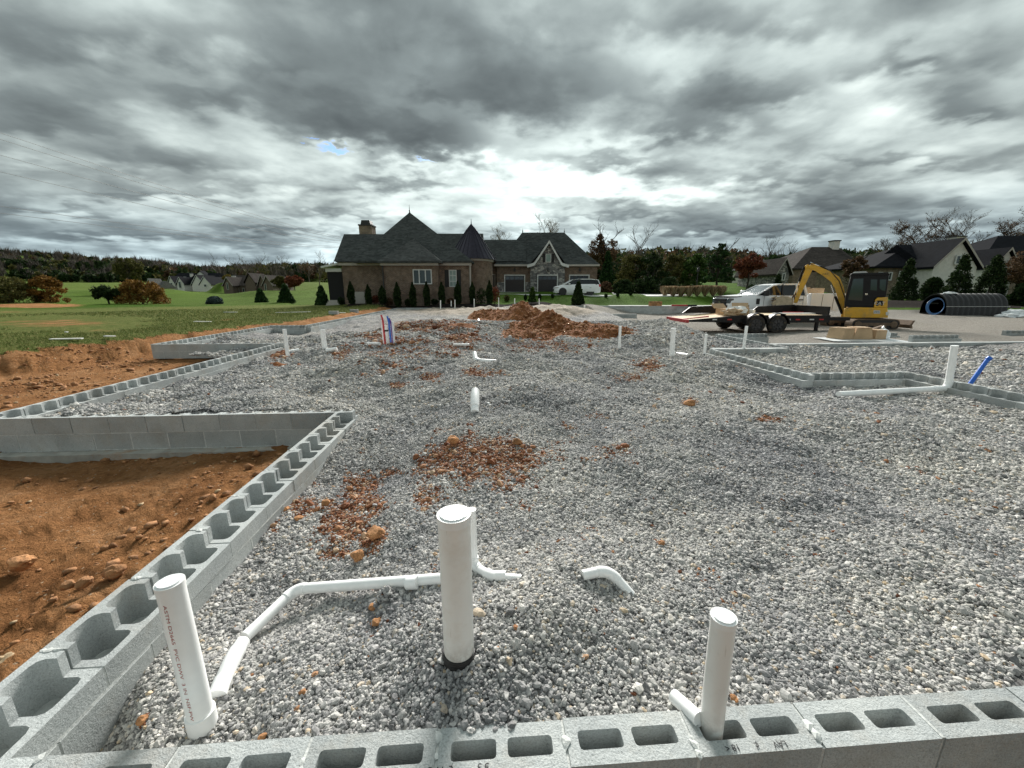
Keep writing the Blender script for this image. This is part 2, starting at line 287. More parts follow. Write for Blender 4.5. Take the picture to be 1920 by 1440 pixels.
leaf('leaf_dark',(.010,.020,.008),(.022,.042,.014),(.05,.075,.025)); leaf('leaf_ever',(.012,.030,.012),(.026,.060,.020),(.055,.10,.03)); leaf('leaf_olive',(.04,.045,.014),(.09,.09,.028),(.17,.15,.05))
leaf('leaf_orange',(.09,.045,.012),(.19,.095,.022),(.28,.17,.045)); leaf('leaf_red',(.08,.024,.014),(.16,.050,.028),(.24,.10,.055)); leaf('leaf_brown',(.05,.030,.017),(.11,.065,.036),(.19,.12,.07))
leaf('leaf_yellow',(.12,.085,.015),(.2,.15,.03),(.3,.22,.06)); leaf('leaf_blue',(.03,.045,.045),(.06,.085,.085),(.10,.13,.13)); leaf('leaf_green',(.02,.045,.01),(.05,.095,.02),(.10,.15,.04)); leaf('grass_blade',(.05,.08,.018),(.12,.16,.04),(.30,.27,.11)); leaf('straw',(.16,.10,.06),(.34,.24,.15),(.5,.40,.27)); leaf('wood_grey',(.055,.048,.042),(.105,.09,.077),(.16,.14,.12),.05)
# ------------------------------------------------------------------ mesh builders
class MB:
    def __init__(s): s.v=[]; s.f=[]
    def add(s,vs,fs):
        k=len(s.v); s.v+=[tuple(p) for p in vs]; s.f+=[tuple(i+k for i in f) for f in fs]; return s
    def box(s,x0,x1,y0,y1,z0,z1,M=None):
        vs=[Vector(p) for p in((x0,y0,z0),(x1,y0,z0),(x1,y1,z0),(x0,y1,z0),(x0,y0,z1),(x1,y0,z1),(x1,y1,z1),(x0,y1,z1))]
        if M: vs=[M@p for p in vs]
        return s.add(vs,[(3,2,1,0),(4,5,6,7),(0,1,5,4),(1,2,6,5),(2,3,7,6),(3,0,4,7)])
    def prism(s,pts,y0,y1,M=None,inset=0):   # polygon in XZ, extruded along Y (CCW seen from -Y)
        n=len(pts); vs=[Vector((p[0],y0,p[1])) for p in pts]+[Vector((p[0],y1,p[1])) for p in pts]
        if M: vs=[M@p for p in vs]
        return s.add(vs,[tuple(range(n)),tuple(range(2*n-1,n-1,-1))]+[((i+1)%n,i,i+n,(i+1)%n+n) for i in range(n)])
    def poly(s,*pts): return s.add(pts,[tuple(range(len(pts)))])
    def tube(s,pts,r,n=10,caps=True):
        pts=[Vector(p) for p in pts]; rs=r if hasattr(r,'__len__') else [r]*len(pts)
        k=len(s.v); up=None
        for i,p in enumerate(pts):
            d=(pts[min(i+1,len(pts)-1)]-pts[max(i-1,0)]).normalized()
            if up is None: up=d.orthogonal().normalized()
            up=(up-d*up.dot(d)).normalized(); sd_=d.cross(up)
            for j in range(n):
                a=2*math.pi*j/n; s.v.append(tuple(p+(up*math.cos(a)+sd_*math.sin(a))*rs[i]))
        for i in range(len(pts)-1):
            for j in range(n):
                a=k+i*n+j; b_=k+i*n+(j+1)%n; s.f.append((a,b_,b_+n,a+n))
        if caps: s.f.append(tuple(k+j for j in range(n-1,-1,-1))); s.f.append(tuple(k+(len(pts)-1)*n+j for j in range(n)))
        return s
    def lathe(s,prof,n=24,c=(0,0,0),M=None):  # prof [(r,z)] around Z
        k=len(s.v)
        for r,z in prof:
            for j in range(n):
                a=2*math.pi*j/n; p=Vector((c[0]+r*math.cos(a),c[1]+r*math.sin(a),c[2]+z)); s.v.append(tuple(M@p if M else p))
        for i in range(len(prof)-1):
            for j in range(n): a=k+i*n+j; b_=k+i*n+(j+1)%n; s.f.append((a,b_,b_+n,a+n))
        s.f.append(tuple(k+j for j in range(n-1,-1,-1))); s.f.append(tuple(k+(len(prof)-1)*n+j for j in range(n)))
        return s
    def mesh(s,name,m,smooth=True):
        me=bpy.data.meshes.new(name); me.from_pydata(s.v,[],s.f); me.materials.append(MT[m])
        if smooth:
            me.shade_smooth(); me.set_sharp_from_angle(angle=R(38))
        return me
    def build(s,name,m,parent=None,bevel=0,smooth=True,label=None):
        if m.startswith('shingle'): smooth=False
        o=bpy.data.objects.new(name,s.mesh(name,m,smooth)); COL.objects.link(o)
        if parent: o.parent=parent
        if bevel:
            bm_=o.modifiers.new('b','BEVEL'); bm_.width=bevel; bm_.segments=2; bm_.limit_method='ANGLE'; bm_.angle_limit=R(40)
        if label: o['label']=label
        return o
def npmesh(name,V_,F_,m,attrs=None,smooth=False):
    V_=np.asarray(V_,dtype=np.float32).reshape(-1,3); F_=np.asarray(F_,dtype=np.int32); k=F_.shape[1]
    me=bpy.data.meshes.new(name); me.vertices.add(len(V_)); me.vertices.foreach_set('co',V_.ravel())
    me.loops.add(F_.size); me.loops.foreach_set('vertex_index',F_.ravel()); me.polygons.add(len(F_))
    me.polygons.foreach_set('loop_start',np.arange(0,F_.size,k,dtype=np.int32)); me.polygons.foreach_set('loop_total',np.full(len(F_),k,dtype=np.int32))
    if smooth: me.polygons.foreach_set('use_smooth',np.ones(len(F_),dtype=bool))
    me.update(calc_edges=True); me.validate()
    for n_,a in (attrs or {}).items():
        at2=me.attributes.new(n_,'FLOAT','POINT'); at2.data.foreach_set('value',np.asarray(a,dtype=np.float32))
    for q in (m if isinstance(m,(list,tuple)) else [m]): me.materials.append(MT[q])
    return me
def link(name,me,parent=None):
    o=bpy.data.objects.new(name,me); COL.objects.link(o)
    if parent: o.parent=parent
    return o
def tag(o,label=None,cat=None,group=None,kind=None):
    for k,v in(('label',label),('category',cat),('group',group),('kind',kind)):
        if v: o[k]=v
    return o
def thing(name,label,cat,loc=(0,0,0),rz=0,group=None):
    o=bpy.data.objects.new(name,None); COL.objects.link(o); o.location=loc; o.rotation_euler=(0,0,rz); o.empty_display_size=.2
    return tag(o,label,cat,group)
def text_mesh(txt,size,m,name='lettering',ext=.001):
    cu=bpy.data.curves.new(name,'FONT'); cu.body=txt; cu.size=size; cu.extrude=ext; cu.align_x='CENTER'; cu.align_y='CENTER'; cu.resolution_u=3
    to=bpy.data.objects.new('tmp_text',cu); COL.objects.link(to); dg=bpy.context.evaluated_depsgraph_get(); dg.update()
    me=bpy.data.meshes.new_from_object(to.evaluated_get(dg)); bpy.data.objects.remove(to); bpy.data.curves.remove(cu); me.materials.clear(); me.materials.append(MT[m]); me.name=name
    return me
# ------------------------------------------------------------------ numpy noise
def vnoise(x,y,seed=0):
    xi=np.floor(x).astype(np.int64); yi=np.floor(y).astype(np.int64); fx=x-xi; fy_=y-yi
    fx=fx*fx*(3-2*fx); fy_=fy_*fy_*(3-2*fy_)
    def h(i,j):
        n=(i*374761393+j*668265263+seed*1442695041)&0xffffffff; n=((n^(n>>13))*1274126177)&0xffffffff; return ((n^(n>>16))&0xffff)/65535.0
    return (h(xi,yi)*(1-fx)+h(xi+1,yi)*fx)*(1-fy_)+(h(xi,yi+1)*(1-fx)+h(xi+1,yi+1)*fx)*fy_
def fbm(x,y,oct=5,seed=0,gain=.5):
    s=0; a=1; tot=0
    for i in range(oct): s=s+a*(vnoise(x,y,seed+i)-.5); tot+=a; a*=gain; x=x*2.03+5.1; y=y*2.03+1.7
    return s/tot*2     # about -1..1
# ------------------------------------------------------------------ terrain
ANCH=[]    # (x,y,z)
def anc(px,py,Y): p=at(px,py,Y); ANCH.append((p.x,p.y,p.z)); return p
def anf(a,b,z): x,y=f2w(a,b); ANCH.append((x,y,z))
exec_trees=[]   # filled below: tree bases become terrain points
TREES=[ # kind,px,base,top,width,Y,leaf,bark,name,label,cat,group
 ('cone',490,567,541,24,47,'leaf_ever','bark_dark','conifer_tree','small bushy dark evergreen on the lawn, leftmost of three left of brick house','tree','evergreens on the left lawn'),
 ('cone',537,567,532,30,45,'leaf_ever','bark_dark','conifer_tree','broad conical evergreen on the lawn, middle of three left of brick house','tree','evergreens on the left lawn'),
 ('cone',605,572,535,28,41,'leaf_ever','bark_dark','conifer_tree','dark evergreen standing beside the screened porch of brick house','tree','evergreens on the left lawn'),
 ('bush',403,570,556,26,55,'leaf_blue','bark_dark','spruce_bush','low bluish spruce bush alone on green lawn before the brown house','bush',None),
 ('bush',95,567,512,66,40,'leaf_orange','bark_dark','autumn_tree','rounded rust orange tree at far left edge of field','tree',None),
 ('bush',18,568,515,100,38,'leaf_olive','bark_dark','autumn_tree','dull olive brown bushy tree at left edge of the picture','tree',None),
 ('bush',268,570,522,100,42,'leaf_orange','bark_dark','autumn_tree','wide low orange brown tree spreading over field edge','tree',None),
 ('round',205,570,532,46,40,'leaf_dark','bark_dark','leaning_tree','small thin leaning tree with pale branches beside the wide orange tree','tree',None),
 ('round',250,541,480,50,90,'leaf_olive','bark_dark','olive_tree','tall olive tree rising behind the wide orange brown tree','tree',None),
 ('round',553,545,515,36,95,'leaf_red','bark_dark','maple_tree','round red brown maple right of the brown house','tree',None),
 ('round',525,545,516,30,97,'leaf_olive','bark_dark','olive_tree','dark olive rounded tree touching the brown house','tree',None),
 ('round',428,528,514,20,150,'leaf_yellow','bark_dark','yellow_tree','small yellow tree just left of brown house roof','tree',None),
 ('cone',998,566,538,14,39,'leaf_green','bark_dark','young_shrub','small slim green shrub on lawn before the middle garage door','shrub',None),
 ('cone',1083,570,527,26,36,'leaf_dark','bark_dark','young_conifer','young dark conifer on lawn in front of the white minivan','tree',None),
 ('pine',1343,547,451,62,50,'leaf_ever','bark_dark','pine_tree','tall open green pine tree on lawn behind ornamental grasses','tree',None),
 ('round',1400,540,472,56,58,'leaf_red','bark_dark','maple_tree','red maple tree behind the white pickup hood','tree',None),
 ('round',1592,553,474,46,48,'leaf_brown','bark_dark','maple_tree','rust brown tree behind the excavator boom','tree',None),
 ('cone',1692,563,484,46,37,'leaf_dark','bark_dark','cypress_tree','dark cypress directly behind the excavator cab','tree','dark cypresses before the right hand house'),
 ('cone',1790,563,476,52,37,'leaf_dark','bark_dark','cypress_tree','dark cypress covering the pale gable wall','tree','dark cypresses before the right hand house'),
 ('cone',1850,563,476,54,36,'leaf_dark','bark_dark','cypress_tree','dark cypress right of the gable, behind the black pipes','tree','dark cypresses before the right hand house'),
 ('bush',1912,575,525,40,34,'leaf_dark','bark_dark','dark_shrub','dark shrub at right edge behind the white bags','shrub',None),
 ('round',1900,555,470,90,50,'leaf_brown','bark_dark','autumn_tree','big brown leaved tree at the right edge','tree',None),
 ('bush',1742,563,516,36,40,'leaf_dark','bark_dark','dark_shrub','squat dark shrub left of the cypress at the gable','shrub',None),
 ('bush',1410,560,533,30,46,'leaf_dark','bark_dark','dark_shrub','round dark shrub just above the white pickup hood','shrub',None),
 ('cone',1455,553,512,20,52,'leaf_dark','bark_dark','dark_conifer','small dark conifer before the small far gable','tree',None),
 ('round',1126,530,428,60,80,'leaf_brown','bark_dark','oak_tree','tall sparse dark brown oak rising right of the garage roof','tree',None),
 ('cone',1137,536,470,30,75,'leaf_ever','bark_dark','evergreen_tree','dark green evergreen below the tall oak','tree',None),
 ('bush',1180,560,462,70,62,'leaf_olive','bark_dark','dense_tree','dense dull olive tree, left end of the dark row behind the drive','tree','dark row of trees behind the drive'),
 ('bush',1218,560,458,76,60,'leaf_dark','bark_dark','dense_tree','dark dense tree in the middle of the row behind the drive','tree','dark row of trees behind the drive'),
 ('bush',1258,560,466,70,62,'leaf_olive','bark_dark','dense_tree','olive brown tree right of the middle in the dark row','tree','dark row of trees behind the drive'),
 ('bush',1300,550,468,64,60,'leaf_green','bark_dark','dense_tree','yellow green tree at right end of the dark row, left of the pine','tree','dark row of trees behind the drive'),
 ('bush',1168,562,520,52,50,'leaf_dark','bark_dark','dark_shrub','black green shrub mass beside the drive, left end','shrub','dark shrubs along the drive'),
 ('bush',1210,562,512,60,50,'leaf_dark','bark_dark','dark_shrub','black green shrub mass beside the drive, middle','shrub','dark shrubs along the drive'),
 ('bush',1255,560,514,60,50,'leaf_dark','bark_dark','dark_shrub','black green shrub mass beside the drive, right end','shrub','dark shrubs along the drive'),
 ('bush',1136,548,528,26,50,'leaf_brown','bark_dark','brown_shrub','low reddish brown shrub right of the white minivan','shrub',None),
 ('bare',1016,500,414,44,75,None,'bark_pale','bare_tree','bare tree showing above the garage ridge','tree','bare trees above the roofs'),
 ('bare',932,500,427,50,80,None,'bark_pale','bare_tree','pale bare tree above the low roof left of the garage','tree','bare trees above the roofs'),
 ('bare',1645,520,430,34,75,None,'bark','bare_tree','thin bare tree left of the right hand house roof','tree','bare trees above the roofs'),
 ('sparse',1705,520,420,54,72,'leaf_brown','bark_dark','oak_tree','rounded tree with few brown leaves above the right hand house roof','tree','bare trees above the roofs'),
 ('bare',1770,520,402,42,70,None,'bark','bare_tree','slim bare tree just left of the roof chimney at right','tree','bare trees above the roofs'),
 ('bare',1808,520,414,36,72,None,'bark','bare_tree','small bare tree right of the roof chimney at right','tree','bare trees above the roofs'),
 ('sparse',1872,525,378,90,66,'leaf_brown','bark_dark','bare_tree','large windswept bare tree in the top right corner of the treeline','tree','bare trees above the roofs'),
]
ARBOR=[(660,570,527,13,'left of the white window well cover'),(692,571,533,11,'just right of the white window well cover'),(718,570,535,14,'at the inner corner of the brick wall'),(746,571,528,13,'left of the triple window'),(775,571,528,12,'under the left edge of the triple window'),(801,571,527,12,'under the right edge of the triple window'),(829,570,528,12,'left of the shuttered single window'),(859,571,526,13,'at right shutter of the single window'),(886,570,528,11,'at the foot of the downspout'),(918,570,525,12,'right of the round brick turret')]
for T in TREES: anc(T[1],T[2],T[5])
for a_ in ARBOR: anc(a_[0],a_[1],37.2)
# manual survey points
for q in [(-20,1.5,-.45),(-3,1.5,-.42),(-2.2,1.2,-.42),(-2.2,3,-.40),(-3.5,3,-.43),(-2.3,4.3,-.42),(-4.5,4.3,-.5),(-5.6,4.3,-.45),(-7,3,-.45),(-6.2,6,-.45),(-6.2,9,-.42),(-7.5,8,-.42),(-8.8,11,-.42),(-7,10.8,-.42),(-9.5,6,-.42),(-9.6,12,-.2),(-9.6,16,-.12),
          (-12.6,6,.02),(-12.2,9,.04),(-11.3,12,.04),(-11,17,.03),(-9.5,19,-.05),(-9,30,-.05),(-9,38,-.12),(-14,9,.10),(-16,14,.12),(-20,20,.1),(-14,30,0),(-30,30,.05),(-25,12,.2),
          (0,0,-.5),(3,0,-.5),(10,0,-.5),(0,5,-.4),(5,5,-.4),(8,13,-.3),(12,11.5,-.12),(16,12,-.12),(22,14,-.1),(9,18,-.3),(13,19,-.3),(20,18,-.28),(14,24,-.3),(6,24,-.3),(24,22,-.2),(0,20,-.3),(0,36,-.2),(12,30,-.45),(14,31,-.5),(-40,-5,-.2),(40,-5,-.2),(0,-20,-.4)]: anf(*q)
for q in [(1250,574,38),(1140,573,38),(1060,576,37),(950,576,36.5),(800,576,36.5),(650,576,36.5),(1350,574,38),(1450,578,35),(1100,558,42),(1250,556,44),(1080,553,45),(1180,551,46),(960,548,51),(1030,547,51),(1100,547,51),(1300,553,48),(1400,566,36),(1690,577,28.5),(1760,590,26),(1900,592,25.5),(1600,575,31),
          (1450,530,75),(1560,545,60),(1700,560,45),(1850,560,50),(1150,536,85),(1300,530,90),(1600,520,120),(1900,520,120),(1000,520,200),(1300,500,300),(1700,500,300),
          (0,575,33),(150,573,40),(330,572,48),(420,574,50),(560,572,45),(640,570,42),(200,558,80),(300,562,70),(420,560,80),(560,556,75),(100,545,110),(240,545,120),(340,546,165),(460,553,125),(550,548,110),(600,553,80),(360,548,150),(360,551,120),(300,549,150),(400,550,140),(420,553,118),(470,554,116),(510,554,116),(330,548,168),(390,547,168),(60,530,200),(250,530,210),(420,528,240),(560,530,200),
          (0,505,320),(150,510,330),(300,512,340),(450,516,330),(600,518,330),(0,486,520),(120,488,520),(260,500,520),(420,512,500),(600,515,500),(800,505,500),(1000,505,500)]: anc(*q)
ANCH=np.array(ANCH)
def pol(x,y): r=np.hypot(x,y)+.4; return np.arctan2(x,y)*1.6, np.log(r)
_at,_ar=pol(ANCH[:,0],ANCH[:,1])
def idw(x,y,pts_t,pts_r,z,pw=2.2,eps=.002):
    tt,rr=pol(np.asarray(x,float),np.asarray(y,float)); sh=tt.shape; tt=tt.ravel(); rr=rr.ravel(); out=np.empty(tt.shape)
    for i in range(0,len(tt),20000):
        d=(tt[i:i+20000,None]-pts_t)**2+(rr[i:i+20000,None]-pts_r)**2+eps*.02; w_=1/d**pw; out[i:i+20000]=(w_*z).sum(1)/w_.sum(1)
    return out.reshape(sh)
def sstep(a,b,x): q=np.clip((x-a)/(b-a),0,1); return q*q*(3-2*q)
PADR=[(-1.70,20,.98,10.36),(-5.66,0,4.70,11.4),(-9.0,7.7,11.35,17.3),(-7.55,7.9,10.3,35.15)]
def inpad(a,b,s=0):
    k=np.zeros(np.shape(a),bool)
    for a0,a1,b0,b1 in PADR: k|=(a>a0+s)&(a<a1-s)&(b>b0+s)&(b<b1-s)
    return k
def bank(x,y):  # signed distance-ish across the cut bank on the left: >0 on the grass
    a,b=w2f(x,y); edge=np.interp(b,[-5,4,7,9,12,17,19,38,45],[-13.5,-12.4,-11.9,-11.4,-10.5,-9.75,-9.0,-8.9,-8.6]); return edge+.35*fbm(b*.9,a*.3,4,31)-a
def ground(x,y,detail=True):
    x=np.asarray(x,float); y=np.asarray(y,float); z=idw(x,y,_at,_ar,ANCH[:,2]); a,b=w2f(x,y); r=np.hypot(x,y)
    bd=bank(x,y); left=(b<45)&(a<-5)
    # the cut: level yard below, grass shelf above
    cut=(sstep(1.6,-.1,-bd+.9)) # unused shape helper
    k=sstep(-.9,.15,bd); fl=sstep(46,34,b)*sstep(-4,-7,a)
    yard=-.42+.30*sstep(11,20,b)+.0*a; shelf=np.where(z<0,.03,z)+.06*sstep(.1,.8,bd)*sstep(3.5,1,bd)
    z=z*(1-fl)+fl*(yard*(1-k)+shelf*k)
    nd=sstep(40,12,r)
    if detail:
        dm=1-k*fl
        z=z+nd*.035*fbm(x*.9,y*.9,5,3)+sstep(14,4,r)*dm*(.075*fbm(x*2.2,y*2.2,5,5,.62)+.040*np.abs(fbm(x*7,y*7,5,9,.65)))*((a<-1.7)|(a>7))
        z=z+fl*np.exp(-((bd+.45)/.55)**2)*.20*fbm(x*2.6,y*2.6,5,12,.65)
        z=z+sstep(4.6,4.0,b)*sstep(-1.8,-2.0,a)*sstep(-3.2,-2.0,a)*(.06+.05*fbm(x*5,y*5,4,22))
    z=np.where(inpad(a,b,.10)|(inpad(a,b,-.35)&(r>11)&(b>11.6)),np.minimum(z,-.6),z); z=np.where((b<1.2)&(a>-1.75)&(r<14),np.minimum(z,-.62),z)
    z=z+sstep(60,200,r)*1.0*fbm(x*.02,y*.02,3,14)
    return z
PA=[(-1.5,1.1,-.43),(-1.15,1.2,-.22),(-.6,1.15,-.13),(0,1.15,-.07),(.8,1.15,-.06),(1.8,1.15,-.05),(4,1.1,-.05),(9,1.1,-.1),(-1.5,2,-.30),(-1.5,3,-.26),(-1.55,4.5,-.20),(0,2.2,-.06),(0,3,-.01),(2,3,-.02),(3,6,-.04),(5.35,6.5,-.27),(5.35,7.5,-.24),(5.35,9,-.23),(4.6,7.5,-.12),(6.5,6.1,-.24),(6.3,5.3,-.15),(7.15,5,-.24),(7.15,5.8,-.24),(7.15,4,-.24),(7.2,3,-.2),(5,4.5,-.05),
    (8,7,-.17),(12,8,-.14),(9,4,-.15),(15,6,-.05),(19,10,.05),(-5.5,4.85,-.14),(-5.5,6.5,-.24),(-3.5,6,-.05),(-2.2,4.9,-.10),(-5.6,10.5,-.22),(-3,9,-.03),(-8.8,13,-.24),(-8.6,16.8,-.3),(-7.6,17,-.34),(-7.3,25,-.2),(-7.3,38,-.15),(0,8,0),(0,12,.06),(4,12,-.02),(0,25,.05),(0,37,-.05),(5,30,.02),(7.5,37,-.1),(6,20,-.1),(5,15,0),(7,11,-.1),(7.2,13,0)]
PA=np.array([f2w(a,b)+(z,) for a,b,z in PA]); _pt,_pr=pol(PA[:,0],PA[:,1])
BUMPS=[(atz(880,1215,0),.36,.10),(atz(1010,1150,0),.28,.05),(atz(722,1108,-.05),.05,.07),(atz(1000,1150,0),.35,.05),(atz(990,742,.1),.8,.22),(atz(700,690,0),1.0,.16),(atz(1060,720,.1),.9,.12),(atz(1000,690,.1),1.2,.12),(atz(620,700,0),.8,.06),(atz(880,800,0),.5,.05),(atz(1400,760,0),.9,.08),(atz(1650,800,0),.8,.07),(atz(1650,1020,0),.5,.05),(atz(1350,930,0),.5,-.05),(atz(1500,1050,0),.35,-.05),(atz(830,745,0),.8,.06),(atz(1150,860,0),.6,.05),(atz(1290,600,.3),2.0,.42),(atz(1210,625,.2),1.6,.22),(atz(1060,583,.3),3.0,.55),(atz(900,583,.3),2.6,.35),(atz(760,610,.1),1.8,.2),(atz(870,612,.1),1.6,.18),(atz(1500,900,0),.9,-.06),(atz(1250,780,0),1.2,.06),(atz(690,845,0),.4,-.08),(atz(900,690,0),.6,-.07),(atz(1180,700,0),1.0,.08),(atz(640,960,0),.5,.05),(atz(1100,1080,0),.25,.06),(atz(460,1190,-.1),.15,.05)]
def gravelz(x,y):
    x=np.asarray(x,float); y=np.asarray(y,float); z=idw(x,y,_pt,_pr,PA[:,2],2.0); a,b=w2f(x,y)
    edge=np.minimum.reduce([sstep(-1.75,-1.2,a)+(b>4.9),sstep(1.0,1.5,b)])
    z=z+.075*fbm(x*.9,y*.9,4,40)*np.clip(edge,0,1)+.040*fbm(x*2.6,y*2.6,4,44,.6)*np.clip(edge+.2,0,1)+sstep(3,7,b)*sstep(6.5,4.8,a)*(.20*fbm(x*.6,y*.6,4,48)+.16*np.abs(fbm(x*1.2,y*1.2,3,52)))
    for c_,r_,h_ in BUMPS: z=z+h_*1.15*np.exp(-(((x-c_.x)**2+(y-c_.y)**2)/r_**2+.02)**.8)
    k=sstep(6.9,7.8,a)*(b>10.4)*1.0; z=z*(1-k)+k*(-.42)     # fades under the drive at the open edge
    return z
def gz(x,y):
    a,b=w2f(x,y)
    return float(gravelz(np.array([x]),np.array([y]))[0]) if inpad(np.array([a]),np.array([b]))[0] else float(ground(np.array([x]),np.array([y]))[0])
SOIL=[(900,862,110,38,.85),(840,880,70,30,.5),(955,900,60,30,.5),(800,930,25,40,.6),(680,930,34,45,.8),(650,985,45,45,.75),(690,1010,30,30,.8),(640,1040,40,14,.7),(560,950,45,20,.75),(510,985,16,22,.8),(1135,850,50,18,.3),(1440,787,26,8,.65),(1295,755,14,6,.9),(1490,1040,40,12,.3),(1240,1018,14,6,.4),
 (800,612,90,12,.75),(745,640,50,9,.7),(870,635,38,9,.9),(700,632,40,8,.6),(640,662,22,14,.6),(720,690,60,25,.35),(745,722,20,6,.9),(805,708,20,8,.85),(520,665,30,8,.9),(1215,685,28,12,.8),(1180,710,30,10,.5),(890,700,25,8,.7),(930,698,18,6,.6),(1020,650,90,12,.5),(770,660,120,20,.35),(660,1000,14,10,.8),(850,650,60,12,.5),(700,1090,18,6,.6),(570,1300,10,8,.5),(270,1355,8,8,.8),(490,1382,9,5,.8),(1053,860,10,8,.5),(1120,780,30,6,.3),(940,760,20,6,.3),(740,885,30,8,.55),(1180,905,20,8,.2),(1060,800,12,6,.4)]
TANS=[(860,580,120,12,.8),(1060,578,70,14,1),(760,625,90,20,.45),(850,640,100,20,.4),(1140,850,60,25,.3),(940,590,60,10,.8),(900,620,90,12,.5),(690,680,90,25,.35)]
def ell(px,py,L):
    s=np.zeros(px.shape)
    for x0,y0,rx,ry,a in L: s=np.maximum(s,a*np.exp(-.7*(((px-x0)/rx)**2+((py-y0)/ry)**2)**1.3))
    return s
# ground sheet: polar grid
NT_,NR=760,330
th=np.concatenate([np.linspace(-math.pi,-1.25,50,endpoint=False),np.linspace(-1.25,1.25,NT_),np.linspace(1.25,math.pi,50)[1:]]); rr=np.concatenate([[0.02,.3],np.exp(np.linspace(math.log(.6),math.log(60),240)),np.exp(np.linspace(math.log(60),math.log(2500),NR-242+1))[1:]])
T_,R_=np.meshgrid(th,rr); gx=R_*np.sin(T_); gy=R_*np.cos(T_)
gzv=ground(gx,gy)
a_,b_=w2f(gx,gy); bd=bank(gx,gy); px_,py_=projpx(gx,np.where(gy<.1,.1,gy),gzv)
r_=np.hypot(gx,gy)
dirt=np.where((a_<-1.5)&(b_<46)&(bd<.12),1.0,0.0)
dirt=np.maximum(dirt,(gy>0)*ell(px_,py_,[(110,606,170,11,.50),(60,573,110,5,.75),(330,578,60,3,.4),(180,620,60,7,.45),(430,600,30,4,.5),(500,590,40,3,.4),(10,585,60,4,.45),(540,588,60,4,.35)]))
dirt=np.maximum(dirt,((a_>-1.5)&(b_<10)).astype(float))
drive=((a_>6.5)&(b_>10)&(gy<32)&(r_<46)).astype(float)*sstep(576,586,py_)
drive=np.maximum(drive,((gx>4.6)&(gx<19)&(gy>29)&(gy<35.6)).astype(float))
lawn=np.maximum(sstep(42,48,r_),(a_>-8.5)*1.0); lawn=np.where((gx<-8)&(r_<48),sstep(44,50,r_),lawn); lawn=np.where(gy>150,lawn*.7,lawn); lawn=lawn*np.where((gx<-6)&(gy>40),.72,1)
mulch=((gx>-15.5)&(gx<4.4)&(gy>34.0)&(gy<39.4)&(b_>35.2)).astype(float)
mulch=np.maximum(mulch,((px_>1540)&(py_>563)&(py_<577)&(gy>27)&(gy<60)).astype(float)); mulch=np.maximum(mulch,(np.hypot((gx-at(1083,570,36).x)/1.8,(gy-36)/.9)<1)*1.0)
n0,n1_=T_.shape; idx=np.arange(n0*n1_).reshape(n0,n1_)
Fq=np.stack([idx[:-1,:-1],idx[:-1,1:],idx[1:,1:],idx[1:,:-1]],-1).reshape(-1,4)[:,::-1]
g=link('ground',npmesh('ground',np.stack([gx,gy,gzv],-1),Fq,'earth',{'dirt':dirt.ravel(),'drive':drive.ravel(),'lawn':lawn.ravel(),'mulch':mulch.ravel()},True)); tag(g,kind='structure')
# gravel bed: grid in the wall frame
def grow(x0,x1,s0,k,ref=0):
    out=[x0]
    while out[-1]<x1: out.append(out[-1]+s0+k*max(0,abs(out[-1])-ref))
    out[-1]=x1; return out
bl=np.array(sorted(set(np.round(grow(.98,35.15,.022,.0065,1),4))|{4.70,10.36,11.35,17.3,10.3,11.4}))
al=np.array(sorted(set(np.round(np.concatenate([-np.array(grow(0,9.0,.03,.0065,2)),grow(0,20,.03,.0065,2)]),4))|{-1.70,-5.66,-7.55,7.7,7.9}))
Am,Bm=np.meshgrid(al,bl); wx,wy=f2w(Am,Bm); wz=gravelz(wx,wy); px_,py_=projpx(wx,wy,wz)
idx=np.arange(Am.size).reshape(Am.shape); ca=(Am[:-1,:-1]+Am[1:,1:])/2; cb=(Bm[:-1,:-1]+Bm[1:,1:])/2; ok=inpad(ca,cb)
Fq=np.stack([idx[:-1,:-1],idx[:-1,1:],idx[1:,1:],idx[1:,:-1]],-1)[ok]
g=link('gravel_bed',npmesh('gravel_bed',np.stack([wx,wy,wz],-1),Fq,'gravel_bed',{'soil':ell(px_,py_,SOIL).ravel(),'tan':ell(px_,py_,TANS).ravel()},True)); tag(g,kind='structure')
# ------------------------------------------------------------------ loose gravel: instanced crushed stones
def stone_points():
    out=[]
    for r0,r1,dn,sz in[(0,2.4,20000,.0050),(2.4,4.2,14000,.0058),(4.2,7,7200,.0076),(7,11,3000,.0108),(11,17,1150,.0165)]:
        A_=math.pi*(r1*r1-r0*r0)*(116/360); n=int(A_*dn)
        r=np.sqrt(rng.uniform(r0*r0,r1*r1,n)); t_=rng.uniform(-R(58),R(58),n); x=r*np.sin(t_); y=r*np.cos(t_)
        a,b=w2f(x,y); k=inpad(a,b,.012); x,y,r=x[k],y[k],r[k]; z=gravelz(x,y); u,v=projpx(x,y,z); k=(u>-120)&(u<2040)&(v<1500); x,y,z,r,u,v=(q[k] for q in(x,y,z,r,u,v))
        s=sz*np.exp(rng.normal(0,.38,len(x))); soil=ell(u,v,SOIL); so2=soil+.9*(fbm(x*5,y*5,4,60)*.5)+rng.uniform(-.22,.22,len(x))
        red=np.where((so2>.42)&(rng.random(len(x))<.82),1.0,0.0); red=np.where(rng.random(len(x))<.004,1.0,red)
        s=np.where(red>0,s*np.where(rng.random(len(x))<.05,2.1,.85),s)
        out.append(np.stack([x,y,z+s*.25,s,red],-1))
    return np.concatenate(out)
SP=stone_points(); print('stones',len(SP))
